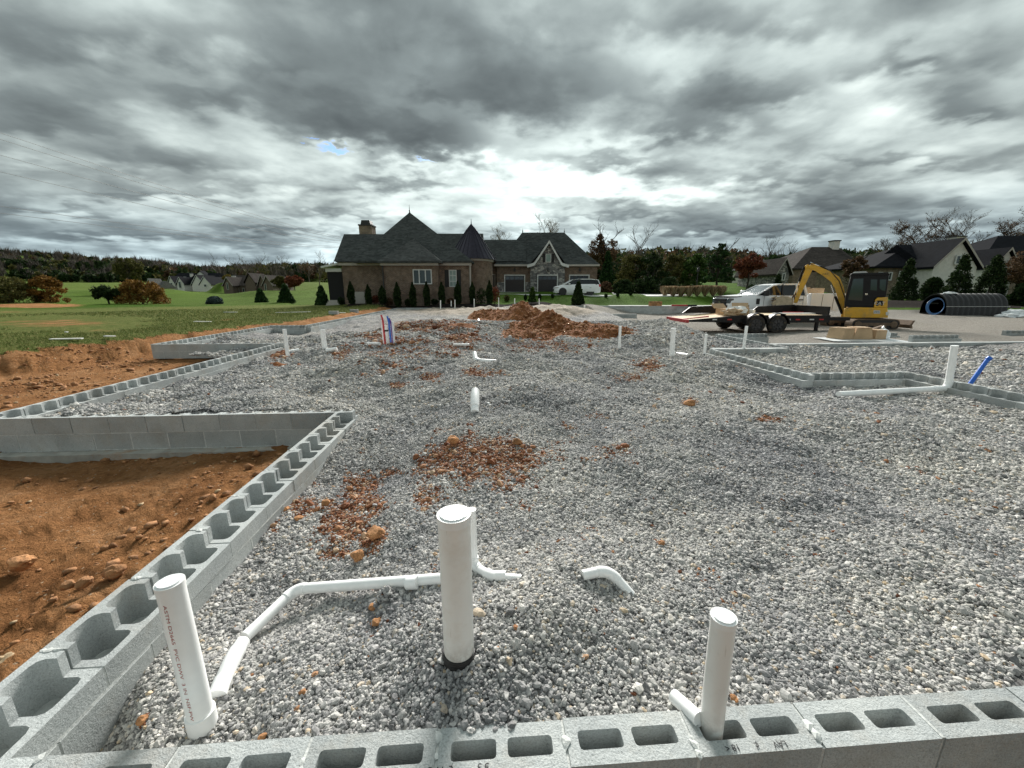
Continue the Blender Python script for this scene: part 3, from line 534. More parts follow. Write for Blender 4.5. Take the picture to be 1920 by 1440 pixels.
def scatter(name,pts,mname,squash=(.72,.95),seed=1,variants=7,sub=2):
    me=bpy.data.meshes.new(name); me.vertices.add(len(pts)); me.vertices.foreach_set('co',pts[:,:3].astype(np.float32).ravel())
    for n_,c_ in(('siz',3),('soil',4)): q=me.attributes.new(n_,'FLOAT','POINT'); q.data.foreach_set('value',pts[:,c_].astype(np.float32))
    me.materials.append(MT[mname]); o=link(name,me)
    gt=bpy.data.node_groups.new(name,'GeometryNodeTree'); gt.interface.new_socket('Geometry',in_out='INPUT',socket_type='NodeSocketGeometry'); gt.interface.new_socket('Geometry',in_out='OUTPUT',socket_type='NodeSocketGeometry')
    N=NT(gt); gi=N.node('NodeGroupInput'); go=N.node('NodeGroupOutput'); g2i=N.node('GeometryNodeGeometryToInstance')
    for k in range(variants):
        ic=N.node('GeometryNodeMeshIcoSphere'); ic.inputs['Radius'].default_value=1; ic.inputs['Subdivisions'].default_value=sub
        pos=N.node('GeometryNodeInputPosition'); off=N.vm('ADD',pos.outputs[0],(k*7.3+seed,k*3.1,k*1.7))
        ns=N.noise(off,1.15,2,.6,out=1); dv=N.vm('MULTIPLY',N.vm('SUBTRACT',ns,(.5,.5,.5)),(1.7,1.7,1.5))
        sp_=N.node('GeometryNodeSetPosition'); N.l.new(ic.outputs[0],sp_.inputs[0]); N.put(sp_.inputs['Offset'],dv)
        tr=N.node('GeometryNodeTransform'); N.l.new(sp_.outputs[0],tr.inputs[0]); tr.inputs['Scale'].default_value=(1.0+.25*(k%3),.95-.1*(k%2),squash[0]+(squash[1]-squash[0])*k/variants-.18*(k%2))
        sm_=N.node('GeometryNodeSetMaterial'); N.l.new(tr.outputs[0],sm_.inputs[0]); sm_.inputs['Material'].default_value=MT[mname]
        ss=N.node('GeometryNodeSetShadeSmooth'); N.l.new(sm_.outputs[0],ss.inputs[0]); ss.inputs['Shade Smooth'].default_value=False
        N.l.new(ss.outputs[0],g2i.inputs[0])
    iop=N.node('GeometryNodeInstanceOnPoints'); N.l.new(gi.outputs[0],iop.inputs['Points']); N.l.new(g2i.outputs[0],iop.inputs['Instance']); iop.inputs['Pick Instance'].default_value=True
    rv=N.node('FunctionNodeRandomValue',data_type='FLOAT_VECTOR'); rv.inputs[0].default_value=(-.7,-.7,0); rv.inputs[1].default_value=(.7,.7,6.28)
    N.l.new(rv.outputs[0],iop.inputs['Rotation'])
    na=N.node('GeometryNodeInputNamedAttribute',data_type='FLOAT'); na.inputs[0].default_value='siz'; N.l.new(na.outputs[0],iop.inputs['Scale'])
    N.l.new(iop.outputs[0],go.inputs[0]); md=o.modifiers.new('scatter','NODES'); md.node_group=gt
    return o
tag(scatter('loose_gravel',SP,'gravel_stone'),'loose grey crushed stone covering the foundation floor','gravel',kind='stuff')
# ------------------------------------------------------------------ rocks and clods as direct meshes
bmi=bmesh.new(); bmesh.ops.create_icosphere(bmi,subdivisions=1,radius=1); ICO1=np.array([v.co[:] for v in bmi.verts]); IF1=np.array([[v.index for v in f.verts] for f in bmi.faces]); bmi.free()
def rocks(name,P_,S_,m):
    n=len(P_); V_=ICO1[None]*(1+rng.uniform(-.5,.4,(n,12,1)))*S_[:,None,None]*np.stack([rng.uniform(.8,1.4,n),rng.uniform(.8,1.2,n),rng.uniform(.5,.85,n)],-1)[:,None,:]
    t_=rng.uniform(0,6.28,n); c_,s_=np.cos(t_)[:,None],np.sin(t_)[:,None]; x=V_[...,0]*c_-V_[...,1]*s_; y=V_[...,0]*s_+V_[...,1]*c_
    V_=np.stack([x,y,V_[...,2]],-1)+P_[:,None,:]; F_=(IF1[None]+12*np.arange(n)[:,None,None]).reshape(-1,3)
    return link(name,npmesh(name,V_,F_,m))
def yard_clods():
    P_=[];S_=[]
    n=9000; x=rng.uniform(-13,-1.8,n); y=rng.uniform(.8,11,n); a,b=w2f(x,y); bd=bank(x,y); k=(a<-1.85)&(bd<.2)&~inpad(a,b,-.25)
    d=fbm(x*.9,y*.9,4,70)+.9*np.exp(-((a+2.2)/.5)**2)*(b<4.6)+.6*np.exp(-((bd+.5)/.5)**2)+.5*(fbm(x*.35+3,y*.35,3,71)); k&=(d+rng.uniform(-.5,.5,n)>.35); x,y,d=x[k],y[k],d[k]
    z=ground(x,y); s=np.exp(rng.normal(-4.35,.55,len(x)))*1.0; s=np.clip(s,.006,.06)*(1+.04*np.hypot(x,y))
    return np.stack([x,y,z+s*.3],-1),s
p_,s_=yard_clods(); tag(rocks('clay_clods',p_,s_,'clay_clod'),'loose clumps of orange clay lying over the excavated yard','clay clumps',kind='stuff')
k=rng.random(len(p_))<.16; q_=p_[k]+np.array([.09,.05,0]); q_[:,2]=ground(q_[:,0],q_[:,1])+.005; tag(rocks('yard_pebbles',q_,s_[k]*.6,'tan_rock'),'small pale pebbles strewn over the orange clay yard','pebbles',kind='stuff')
def bigrock(px,py,r,name,label,m='clay_clod',cat='rock',sq=.75,seed=0,group=None):
    p=atz(px,py,-.05); z=gz(p.x,p.y); p=atz(px,py,z); bm=bmesh.new(); bmesh.ops.create_icosphere(bm,subdivisions=3,radius=r)
    rg=random.Random(seed*13+int(px)); o1=Vector((rg.random()*9,rg.random()*9,rg.random()*9))
    from mathutils import noise as mn
    for v in bm.verts:
        c_=v.co/r; v.co*=1+.42*mn.noise(c_*1.1+o1)+.16*mn.noise(c_*3.1+o1)+.08*mn.noise(c_*7+o1); v.co.z*=sq
    me=bpy.data.meshes.new(name); bm.to_mesh(me); bm.free(); me.materials.append(MT[m]); me.shade_smooth(); me.set_sharp_from_angle(angle=R(30)); o=link(name,me); o.location=(p.x,p.y,p.z+r*sq*.45); o.rotation_euler=(0,0,rg.random()*6); return tag(o,label,cat,group)
for i,q in enumerate([(525,965,.065,'clay_lump','large round brown clay lump resting against left block wall'),(560,975,.032,'clay_lump','small smooth brown clay lump beside the large one at the wall'),
  (705,1005,.055,'clay_lump','big orange clay chunk at right end of the left soil patch'),(672,1045,.042,'clay_lump','flat orange clay chunk at the lower tip of the left soil patch'),(472,1050,.028,'clay_lump','lone orange clay lump between block wall and pipe elbow'),
  (510,1000,.03,'clay_lump','small red clay lump below the large lump at wall'),(612,945,.034,'clay_lump','reddish clay lump between wall and left soil patch'),(850,828,.05,'clay_lump','dark red clay lump above the central soil patch'),
  (970,832,.045,'clay_lump','red brown clay lump at upper right of the central soil patch'),(700,1140,.02,'clay_lump','small orange clay bit left of the thick pipe'),(706,1168,.02,'clay_lump','small orange clay bit, lower of two left of the thick pipe'),
  (568,1300,.014,'clay_lump','tiny red clay bit in gravel below the pipe elbow'),(1376,1312,.014,'clay_lump','small orange clay bit right of the pipe in the front wall'),(1240,1020,.02,'clay_lump','pale orange clay bit alone in gravel right of the soil patches'),(1293,760,.06,'clay_lump','dark red clay lump alone in gravel at right'),
  (268,1352,.018,'clay_lump','rusty clay smear in the gravel at the lower left corner'),(492,1384,.013,'clay_lump','tiny orange clay bit beside the front wall')]): bigrock(*q,cat='clay lump',seed=i,group='clay lumps on the gravel')
bigrock(982,680,.10,'boulder','pale tan oval stone below the big soil mound','tan_rock')
for i,q in enumerate([(215,1075,.05,'biggest orange rock beside the left block wall'),(40,1060,.06,'brown clay rock at left edge of the yard'),(215,1105,.03,'small pale tan stone touching the left block wall'),(160,1095,.04,'angular clay rock in a heap by the left block wall'),(130,1100,.035,'lower clay rock in heap left of the block wall'),(15,1245,.04,'grey stone at the bottom left edge')]): bigrock(q[0],q[1],q[2],'yard_rock',q[3],'tan_rock' if 'pale' in q[3] or 'grey' in q[3] else 'clay_clod',seed=40+i,group='rocks in the clay yard')
# soil mounds (height patches that rise out of the gravel)
def mound(name,label,peaks,x0,x1,y0,y1,res=.06,seed=0,m='red_soil',amp=.10):
    xs=np.arange(x0,x1,res); ys=np.arange(y0,y1,res); X_,Y_=np.meshgrid(xs,ys); h=np.zeros(X_.shape)
    for cx_,cy_,hz_,rx,ry in peaks: h=np.maximum(h,0)*1+0; 
    hh=[hz_*np.exp(-(((X_-cx_)/rx)**2+((Y_-cy_)/ry)**2)**.8) for cx_,cy_,hz_,rx,ry in peaks]; h=np.log(sum(np.exp(12*q) for q in hh)-len(hh)+1)/12
    wob=fbm(X_*1.5,Y_*1.5,6,80+seed,.62); h=h*(1+.35*wob)+amp*fbm(X_*5,Y_*5,5,90+seed,.62)*np.clip(h*4,0,1)-.07
    z=gravelz(X_,Y_)+h; idx=np.arange(X_.size).reshape(X_.shape); q=h>-.05; q=q[:-1,:-1]|q[1:,1:]|q[1:,:-1]|q[:-1,1:]
    Fq=np.stack([idx[:-1,:-1],idx[:-1,1:],idx[1:,1:],idx[1:,:-1]],-1)[q]; used=np.unique(Fq); rm=-np.ones(X_.size,int); rm[used]=np.arange(len(used))
    o=link(name,npmesh(name,np.stack([X_,Y_,z],-1).reshape(-1,3)[used],rm[Fq],m,None,True)); return tag(o,label,'soil mound'),(X_,Y_,z,h)
pB=at(1035,597,13.6); pC=at(1130,628,11.8); pD=at(960,640,12.0)
pk=[(pB.x,13.6,.80,1.0,1.2),(pC.x,11.9,.42,.75,.8),(at(1080,620,12.6).x,12.6,.42,.8,.8),(pD.x,12.4,.14,.5,.6),(at(1000,640,11.6).x,11.6,.22,.9,.6)]
m1,d1=mound('soil_mound','large red brown soil heap standing on the gravel, nearer one',pk,-1.2,5,9.6,16.5)
m2,d2=mound('soil_mound','red brown soil heap behind the larger one, further away',[(at(975,578,19).x,19,.85,.9,1.3),(at(935,588,19).x,19.6,.45,1.0,1.1),(at(1000,586,19).x,18.6,.6,.6,1.0)],-3.5,4.2,15.8,23,.08,3)
m3,d3=mound('soil_mound','small dark soil heap left of the short buried pipe stub',[(at(868,633,13).x,13,.2,.55,.45)],-3,.2,12,14,.05,5)
m4,d4=mound('soil_mound','small orange soil heap at the foot of the left upright pipe',[(atz(520,668,0).x,atz(520,668,0).y,.12,.34,.25)],-5.8,-3.2,8,10,.04,6)
for nm,(X_,Y_,z_,h_) in(('near',d1),('far',d2)):
    sel=rng.choice(np.flatnonzero(h_.ravel()>.03),1500); xx=X_.ravel()[sel]+rng.uniform(-.03,.03,1500); s=np.clip(np.exp(rng.normal(-3.7,.5,1500)),.01,.09)
    P_=np.stack([xx,Y_.ravel()[sel],z_.ravel()[sel]+s*.2],-1); tag(rocks('soil_clods',P_,s,'clay_clod'),'loose red soil clods covering the %s soil heap'%('nearer large' if nm=='near' else 'further'),'soil clods',kind='stuff')
# ------------------------------------------------------------------ block walls
L_,HB=.397,.194; PITCH=.4064; VC=.2032
def ring(mb,x0,x1,W_,z0,z1,ex0,ex1,shell=.034,rad=.028):
    hx0=x0+ex0; hx1=x1-ex1; hy0=shell; hy1=W_-shell; q=rad; c45=q*(1-.7071)
    hole=[(hx0,hy0+q),(hx0+c45,hy0+c45),(hx0+q,hy0),(hx1-q,hy0),(hx1-c45,hy0+c45),(hx1,hy0+q),(hx1,hy1-q),(hx1-c45,hy1-c45),(hx1-q,hy1),(hx0+q,hy1),(hx0+c45,hy1-c45),(hx0,hy1-q)]
    out=[(x0,hy0+q),(x0,0),(hx0+q,0),(hx1-q,0),(x1,0),(x1,hy0+q),(x1,hy1-q),(x1,W_),(hx1-q,W_),(hx0+q,W_),(x0,W_),(x0,hy1-q)]
    vs=[(a,b,z) for z in(z0,z1) for a,b in out]+[(a,b,z) for z in(z0,z1) for a,b in hole]; fs=[]
    for i in range(12):
        j=(i+1)%12; fs+= [(12+i,12+j,36+j,36+i),(j,i,24+i,24+j),(i,j,12+j,12+i),(24+j,24+i,36+i,36+j)]
    mb.add(vs,fs)
BM={}
def blockmesh(kind,W_):
    k=(kind,round(W_,3))
    if k in BM: return BM[k]
    mb=MB()
    if kind=='hollow':
        q_=(.042,.011) if W_<.17 else (.034,.028); ring(mb,0,L_/2,W_,-HB,0,.038,.018,*q_); ring(mb,L_/2,L_,W_,-HB,0,.018,.038,*q_)
    elif kind=='solid': mb.box(0,L_,0,W_,-HB,0)
    elif kind=='ledge':
        led=-.095; ring(mb,0,L_/2,W_,-HB,led,.034,.016); ring(mb,L_/2,L_,W_,-HB,led,.016,.034)
        wy=.10; q=.03; pr=[(0,0),(L_,0),(L_,wy),(L_-.034,wy+.004)]
        def scal(xa,xb): return [(xb,.034+q),(xb-q*.35,.034+q*.35),(xb-q,.036),(xa+q,.036),(xa+q*.35,.034+q*.35),(xa,.034+q)]
        pr+=scal(L_/2+.016,L_-.034)+[(L_/2+.016,wy),(L_/2-.016,wy+.003)]+scal(.034,L_/2-.016)+[(.034,wy),(0,wy)]
        n=len(pr); mb.add([(a,b,led+.0005) for a,b in pr]+[(a,b,0) for a,b in pr],[tuple(range(n,2*n))]+[(i,(i+1)%n,(i+1)%n+n,i+n) for i in range(n)])
    me=mb.mesh('block_'+kind,'block'); BM[k]=me; return me
def wall(label,p0,p1,W_=.20,kind='ledge',courses=2,ztop=0,flip=False,foot=False,footw=.12,name='block_wall',phase=0,cat='block wall'):
    # outer face runs p0->p1 (wall frame); inner side lies to the left of travel (y+), flip mirrors it
    x0,y0=f2w(*p0); x1,y1=f2w(*p1); d=Vector((x1-x0,y1-y0)); Lw=d.length; rz=math.atan2(d.y,d.x)
    t_=thing(name,label,cat,(x0,y0,ztop),rz); rg=random.Random(int(abs(p0[0]*97+p0[1]*31)*10)); sg=-1 if flip else 1; mo=MB()
    for c in range(courses):
        kd=kind if c==0 else ('solid' if kind!='hollow' or c>1 else 'hollow'); off=(-PITCH/2 if (c+phase)%2 else 0); i=0; x=off
        while x<Lw-.02:
            a=max(x,0); e=min(x+L_,Lw)
            if e-a>.03:
                o=link('block',blockmesh(kd,W_),t_); o.location=(a,rg.uniform(-.003,.003)+(0 if not flip else 0),-c*VC+rg.uniform(-.002,.002)); o.scale=((e-a)/L_,sg,1); o.rotation_euler=(0,0,rg.uniform(-.004,.004))
            xe=x+L_
            if .02<xe<Lw-.01:
                jz=-c*VC; top=jz-.003+rg.uniform(-.004,.004)
                if c==0 and kind=='ledge':
                    mo.box(xe-.001,xe+.0105,sg*.006,sg*.085,jz-HB,top) if sg>0 else mo.box(xe-.001,xe+.0105,-.085,-.006,jz-HB,top)
                    ya,yb=sorted((sg*.02,sg*(W_-.004))); mo.box(xe-.001,xe+.0105,ya,yb,jz-HB,jz-.1)
                else:
                    ya,yb=sorted((sg*.0015,sg*(W_-.0015))); mo.box(xe-.001,xe+.0105,ya,yb,jz-HB,top)
                if rg.random()<.75 and c==0:
                    for _q in range(rg.randint(1,3)):
                        r_=rg.uniform(.006,.015); yy=sg*rg.uniform(.008,W_-.012) if kind!='ledge' else sg*rg.uniform(.01,.07); n_=[1+rg.uniform(-.35,.35) for _ in range(12)]; mo.add([(xe+.005+p[0]*r_*k_*1.1,yy+p[1]*r_*k_*1.7,jz+p[2]*r_*k_*.5) for p,k_ in zip(ICO1,n_)],[tuple(f_) for f_ in IF1])
                if False:   # mortar squeezed out of the joint
                    yy=sg*rg.uniform(.02,W_-.02); r_=rg.uniform(.006,.014); mo.box(xe-r_,xe+r_+.01,yy-r_*1.6,yy+r_*1.6,jz-.004,jz+r_*.35) if kind!='ledge' else None
            x+=PITCH
        if c<courses-1 or foot:
            ya,yb=sorted((sg*.0018,sg*(W_-.0018))); mo.box(.003,Lw-.003,ya,yb,-c*VC-HB-.0100,-c*VC-HB+.001)
    if mo.v: mo.build('mortar','mortar',t_,smooth=False)
    if foot:
        ya,yb=sorted((-sg*footw,sg*(W_+footw))); MB().box(-.1,Lw+.1,ya,yb,-courses*VC-.14,-courses*VC-.004).build('footing','footing',t_)
    return t_
wall('near left ledge wall of grey blocks running away from the bottom left corner',(-1.80,1.0),(-1.80,4.60),.22,flip=True,foot=True)
wall('front hollow block wall along the bottom edge of the picture',(-2.2,.872),(8.6,.872),.140,kind='hollow',courses=3,ztop=0,phase=0)
wall('two course grey cross wall meeting far end of the near left wall',(-5.56,4.58),(-1.60,4.58),.19,foot=True,kind='ledge')
wall('long ledge wall behind the cross wall, between clay yard and gravel',(-5.78,4.60),(-5.78,11.1),.21,flip=True)
wall('short two course cross wall at the far end of the clay yard',(-9.0,11.22),(-5.60,11.22),.2,foot=False)
wall('ledge wall left of the second wing, along the soil bank',(-9.1,11.24),(-9.1,17.1),.21,flip=True)
wall('short ledge cross wall closing the second wing',(-9.1,17.35),(-7.62,17.35),.2,flip=True)
wall('far left ledge wall running towards the brick house',(-7.68,17.4),(-7.68,35.0),.21,flip=True)
wall('back ledge wall before the dark mulch bed of the brick house',(-7.68,35.3),(7.9,35.3),.2,flip=True,courses=2)
wall('right ledge wall between inner gravel and garage gravel',(5.62,6.22),(5.62,9.30),.21,courses=2)
wall('cross ledge wall behind the white pipe elbow at right',(5.62,6.42),(7.50,6.42),.21,flip=True,courses=2)
wall('ledge wall at the right edge beside the blue pipe',(7.52,1.5),(7.52,6.40),.21,courses=2)
wall('low cross wall at the far end of the right ledge wall',(5.64,9.32),(7.58,9.32),.2,kind='solid',courses=2,ztop=0)
wall('short ledge wall running on behind the low cross wall',(7.78,9.54),(7.78,12.7),.2)
wall('short ledge cross wall in front of the trailer wheels',(7.8,12.8),(9.5,12.8),.2,flip=True)
wall('long low wall between garage gravel and the dirt drive',(7.8,10.32),(20,10.32),.2,kind='solid',courses=2,ztop=-.03)
wall('stub of ledge wall right of the cardboard boxes, front one',(12.7,11.0),(14.2,11.0),.2,flip=True,courses=2,ztop=.12)
wall('stub of ledge wall right of the cardboard boxes, back one',(12.72,12.6),(14.0,12.6),.2,flip=True,courses=2,ztop=.02)
wall('short ledge wall at the right edge of the drive',(18.3,12.8),(22,12.8),.2,flip=True,courses=2,ztop=.05)
wall('far wall panel of four blocks behind the large soil heap',(4.7,27.2),(7.9,27.2),.2,kind='solid',courses=4,ztop=.02)
wall('small separate far wall panel between heap and long wall',(8.1,25.2),(9.8,25.2),.2,kind='solid',courses=4,ztop=-.03)
wall('low far ledge wall in front of the small wall panel',(5.2,22.0),(10.4,22.0),.2,flip=True,courses=2,ztop=-.35)
wall('long tall far foundation wall left of the white pickup',(7.0,34),(21.5,31.5),.2,kind='solid',courses=6,ztop=.20)
def loose_block(px,py,Y,label,rz=0,stand=False):
    p=at(px,py,Y); t_=link('concrete_block',blockmesh('hollow',.194)); z=float(ground(np.array([p.x]),np.array([p.y]))[0]); t_.location=(p.x,p.y,z+(.19 if not stand else .0)); t_.rotation_euler=(0,0,rz) if not stand else (0,-R(90),rz); t_.scale=(1.3,1.3,1.2)
    return tag(t_,label,'concrete block',group='loose blocks on the grass')
loose_block(616,586,24,'loose concrete block on the grass, left one of two'); loose_block(655,577,27,'loose concrete block on the grass, right one of two')
# ------------------------------------------------------------------ pipes
def rod(p,q,r,mb=None,n=20): return (mb or MB()).tube([p,q],r,n)
def upright(px,ptop,pbot,label,r,Y=None,z=None,cap=True,m='pvc_dirty',collar=True,lean=0,name='pvc_pipe',bpx=None):
    B=atz(bpx or px,pbot,z) if z is not None else at(bpx or px,pbot,Y)
    T=at(px,ptop,B.y); t_=thing(name,label,'pipe',tuple(B),0,'white plastic pipes in the gravel'); d=T-B; 
    MB().tube([Vector((0,0,-.06)),d],r,24 if r>.03 else 14).build('pipe_body',m,t_)
    if cap:
        u=d.normalized(); MB().tube([d-u*r*.45,d+u*.004],r*1.045,24).build('cap','pvc',t_)
        if r>.03:
            MB().tube([d-u*.001,d+u*.009],r*.86,24).build('cap_disc','plastic_film',t_)
    if collar: MB().tube([Vector((0,0,-.05)),Vector((0,0,.045))],r*1.16,24).build('collar','pvc',t_)
    return t_,B,d
t_,B,d=upright(851,965,1238,'thick white capped pipe with black rubber coupling, front centre',.057,z=.02,collar=False,bpx=862)
MB().lathe([(.060,-.06),(.065,-.055),(.065,.045),(.061,.052)],28).build('rubber_coupling','black_rubber',t_)
for zz_ in(.0,.034): MB().lathe([(.0655,zz_),(.0668,zz_+.002),(.0668,zz_+.010),(.0655,zz_+.012)],28).build('clamp_band','black_rubber' if zz_>0 else 'steel_band',t_)
t2,B2,d2_=upright(318,1093,1352,'white capped pipe with red print leaning beside the left wall',.041,z=-.19,bpx=379,m='pvc')
# red print running down the pipe
tm=text_mesh('ASTM D2665  PVC DWV  3 IN  NSF-PW',.015,'red_print'); tl=max(v.co.x for v in tm.vertices)-min(v.co.x for v in tm.vertices)
vd=Vector((0,0,H))-(B2+d2_*.5); vd.z=0; vd.normalize(); ang0=math.atan2(vd.y,vd.x)-R(38); ln=d2_.length
for v in tm.vertices:
    s=.5-v.co.x/tl*.82; a=ang0+(v.co.y)/.041; rr_=.0414; p=d2_*s+Vector((math.cos(a)*rr_,math.sin(a)*rr_,0)); v.co=p
o=link('lettering',tm,t2); o['kind']='stuff'
t3,B3,d3_=upright(1357,1158,1380,'slimmer white capped pipe rising from a cell of the front wall',.0365,z=-.06,bpx=1332,collar=False)
# short slanted pipe in wall
def piece(label,pts,r,m='pvc',joints=(),name='pvc_pipe',end_open=False,elbow=True,grp='white plastic pipes in the gravel'):
    P0=Vector(pts[0]); t_=thing(name,label,'pipe',tuple(P0),0,grp); L=[Vector(p)-P0 for p in pts]
    sm=[L[0]]
    for i in range(1,len(L)-1):
        a=(L[i-1]-L[i]); b=(L[i+1]-L[i]); q=min(a.length,b.length,r*4.0)*.5
        A1=L[i]+a.normalized()*q; B1=L[i]+b.normalized()*q
        for k in range(6): u=k/5; sm.append(A1*(1-u)**2+L[i]*2*u*(1-u)+B1*u*u)
    sm.append(L[-1]); MB().tube(sm,r,18).build('pipe_body',m,t_)
    for i in range(1,len(L)-1):
        a=(L[i-1]-L[i]); b=(L[i+1]-L[i]); q=min(a.length,b.length,r*4.0)*.5*1.25; A1=L[i]+a.normalized()*q; B1=L[i]+b.normalized()*q
        MB().tube([A1*(1-k/7)**2+L[i]*2*(k/7)*(1-k/7)+B1*(k/7)**2 for k in range(8)],r*1.13,18).build('elbow',m,t_)
    for jp,jd in joints:
        jp=Vector(jp)-P0; jd=Vector(jd).normalized(); MB().tube([jp-jd*r*1.1,jp+jd*r*1.1],r*1.14,18).build('coupling',m,t_)
    return t_
gzp=lambda px,py,dz=0,z=-.05: (lambda q:(lambda w_:Vector((w_.x,w_.y,w_.z+dz)))(atz(px,py,gz(q.x,q.y))))(atz(px,py,z))
piece('short white pipe slanting down into the front wall beside the capped pipe',[gzp(1262,1318,.03),Vector((B3.x-.045,B3.y+.0,.012))],.024)
a1=gzp(826,1100,.03); a2=gzp(555,1110,.02); a3=gzp(476,1172,.0)
piece('white pipe run with elbow lying left of the thick pipe',[a1+Vector((.02,.02,0)),a2,a3+Vector((-.02,-.04,-.03))],.028,joints=[(a1.lerp(a2,.17),a1-a2)])
b1=gzp(456,1208,.012); b2=gzp(432,1258,.035); b3=gzp(415,1300,.03)
piece('short white pipe end with wide mouth near the red printed pipe',[b1,b2,b3+Vector((0,-.02,-.03))],.031,joints=[(b3,(b3-b2))])
c0=gzp(888,1068,-.01); cT=at(884,955,c0.y)
piece('thin white pipe standing just behind the thick pipe',[cT,Vector((cT.x+.004,cT.y,c0.z+.03)),gzp(925,1092,.03),gzp(965,1088,.025)+Vector((.03,0,-.02))],.023,joints=[(gzp(938,1090,.03),(1,0,0)),(Vector((cT.x+.004,cT.y,c0.z+.06)),(0,0,1))])
e1=gzp(1092,1082,.01); e2=gzp(1140,1078,.03); e3=gzp(1178,1104,-.0)
piece('white elbow pipe peeking out of the gravel right of the thick pipe',[e1,e2,e3+Vector((.01,-.02,-.02))],.024)
f1=gzp(890,772,-.01); f2=at(891,737,f1.y+.35); f2.z=gz(f2.x,f2.y)+.14
piece('short white pipe stub poking up in the middle of the gravel',[f1,f1.lerp(f2,.5)+Vector((0,0,.02)),f2],.045,joints=[(f1.lerp(f2,.45),f2-f1)])
piece('thin white pipe lying in gravel right of the middle stub',[gzp(897,756,.01),gzp(918,757,.0)],.014)
for px,pt,pb,bx,r,z,lab in[(533,618,662,539,.040,0,'slim upright pipe beside small orange soil heap'),(604,619,657,610,.058,0,'stout upright pipe right of the small orange soil heap'),
  (1163,612,657,1161,.032,0,'upright pipe at the right foot of the large soil heap'),(1263,616,662,1260,.055,0,'stout upright pipe with foot, right of the soil heap'),(1324,627,662,1321,.030,0,'short slim pipe at the corner of the right ledge wall'),
  (1400,612,655,1394,.034,0,'upright pipe behind the low cross wall at right')]:
    upright(px,pt,pb,lab,r,z=(z if px!=1400 else -.02),bpx=bx,m='pvc',collar=(px==1263))
for px,pt,pb,Y,r,lab in[(826,563,578,31,.04,'far thin pipe, leftmost of the row before the mulch bed'),(846,564,573,34,.04,'far short pipe, second from left before the mulch bed'),(853,562,578,31.5,.035,'far thin pipe, third from left before the mulch bed'),(889,560,574,33,.035,'far thin pipe before the round turret'),(935,558,576,32,.03,'far dark topped pipe left of the far soil heap'),(965,560,574,33,.04,'far thin pipe above the far soil heap'),(1011,561,574,33,.04,'far thin pipe below the middle garage door'),(1100,594,606,21.5,.05,'small white pipe stub before the far wall panel'),(1096,573,584,28,.06,'white pipe stub at the end of the far plank')]:
    upright(px,pt,pb,lab,r,Y=Y,m='pvc',collar=False,cap=False)
piece('white pipe foot running right from the stout pipe',[gzp(1262,664,.02),gzp(1290,666,.0)],.04)
piece('white pipe lying in a trench left of the large soil heap',[gzp(890,674,.14),gzp(892,679,.03),gzp(940,681,.02)],.045)
piece('white pipe lying left of the coloured pipe bundle',[gzp(650,646,.02),gzp(712,646,.02)],.045)
piece('white pipe foot beside the slim upright pipe',[gzp(541,660,.01),gzp(560,656,.0)],.04)
piece('white pipe foot beside the stout upright pipe at left',[gzp(612,658,.01),gzp(632,655,.01)],.045)
piece('sliver of white pipe showing in gravel at right centre',[gzp(1176,751,.0),gzp(1200,751,.0)],.022)
piece('white pipe stub in the far trench left of soil heap',[gzp(897,606,.14),gzp(898,611,-.02)],.05)
piece('thin white pipe lying before the dark soil heap',[gzp(850,647,.01),gzp(880,646,.0)],.03)
B_=gzp(1775,736,.02); T_2=at(1790,648,B_.y); E_=gzp(1572,741,.012)
piece('tall white pipe with elbow and long level run at right',[T_2,B_+Vector((0,0,.05)),E_],.046,joints=[(B_.lerp(E_,.12)+Vector((0,0,.045)),E_-B_)])
B_=gzp(1806,738,.0,-.1); T_2=at(1852,674,B_.y+.05); t_=piece('bright blue plastic pipe leaning out of the right ledge wall',[B_,T_2],.028,'blue_pipe',grp=None)
MB().tube([T_2-B_,T_2-B_+Vector((.03,0,.03))],.036,12).build('torn_end','blue_pipe',t_)
# bundle of coloured tubes standing at (725,620)
q0=gzp(728,648,0,0); nm=['pex_red','blue_pipe','pex_red','pex_purple','blue_pipe']
for i,(xb,xt,yt,r,mm,lab) in enumerate([(722,717,592,.022,'pex_red','red tube bent at top, leftmost of the coloured bundle'),(733,728,594,.022,'blue_pipe','blue tube at the middle of the coloured bundle'),(736,732,598,.018,'pex_purple','purple tube behind the blue one in the coloured bundle'),(728,724,612,.040,'pvc','thick white tube with black band in the coloured bundle'),(719,716,602,.032,'pvc','slim white tube at left of the coloured bundle'),(738,736,604,.03,'pvc','slim white tube at right of the coloured bundle')]):
    Bq=q0+Vector(((xb-728)/75.0,.06*(i%3),0)); Tq=at(xt,yt,Bq.y); t_=piece(lab,[Bq,Bq.lerp(Tq,.85),Tq+Vector((-.03 if mm!='pvc' else 0,0,.02))],r,mm,name='plastic_tube',grp='coloured tube bundle')
    if r>.039: u=(Tq-Bq); MB().tube([u*.74,u*.83],r*1.2,14).build('tape_band','black_rubber',t_); MB().tube([u*.0,u*.04],r*1.2,14).build('tape_band','black_rubber',t_)
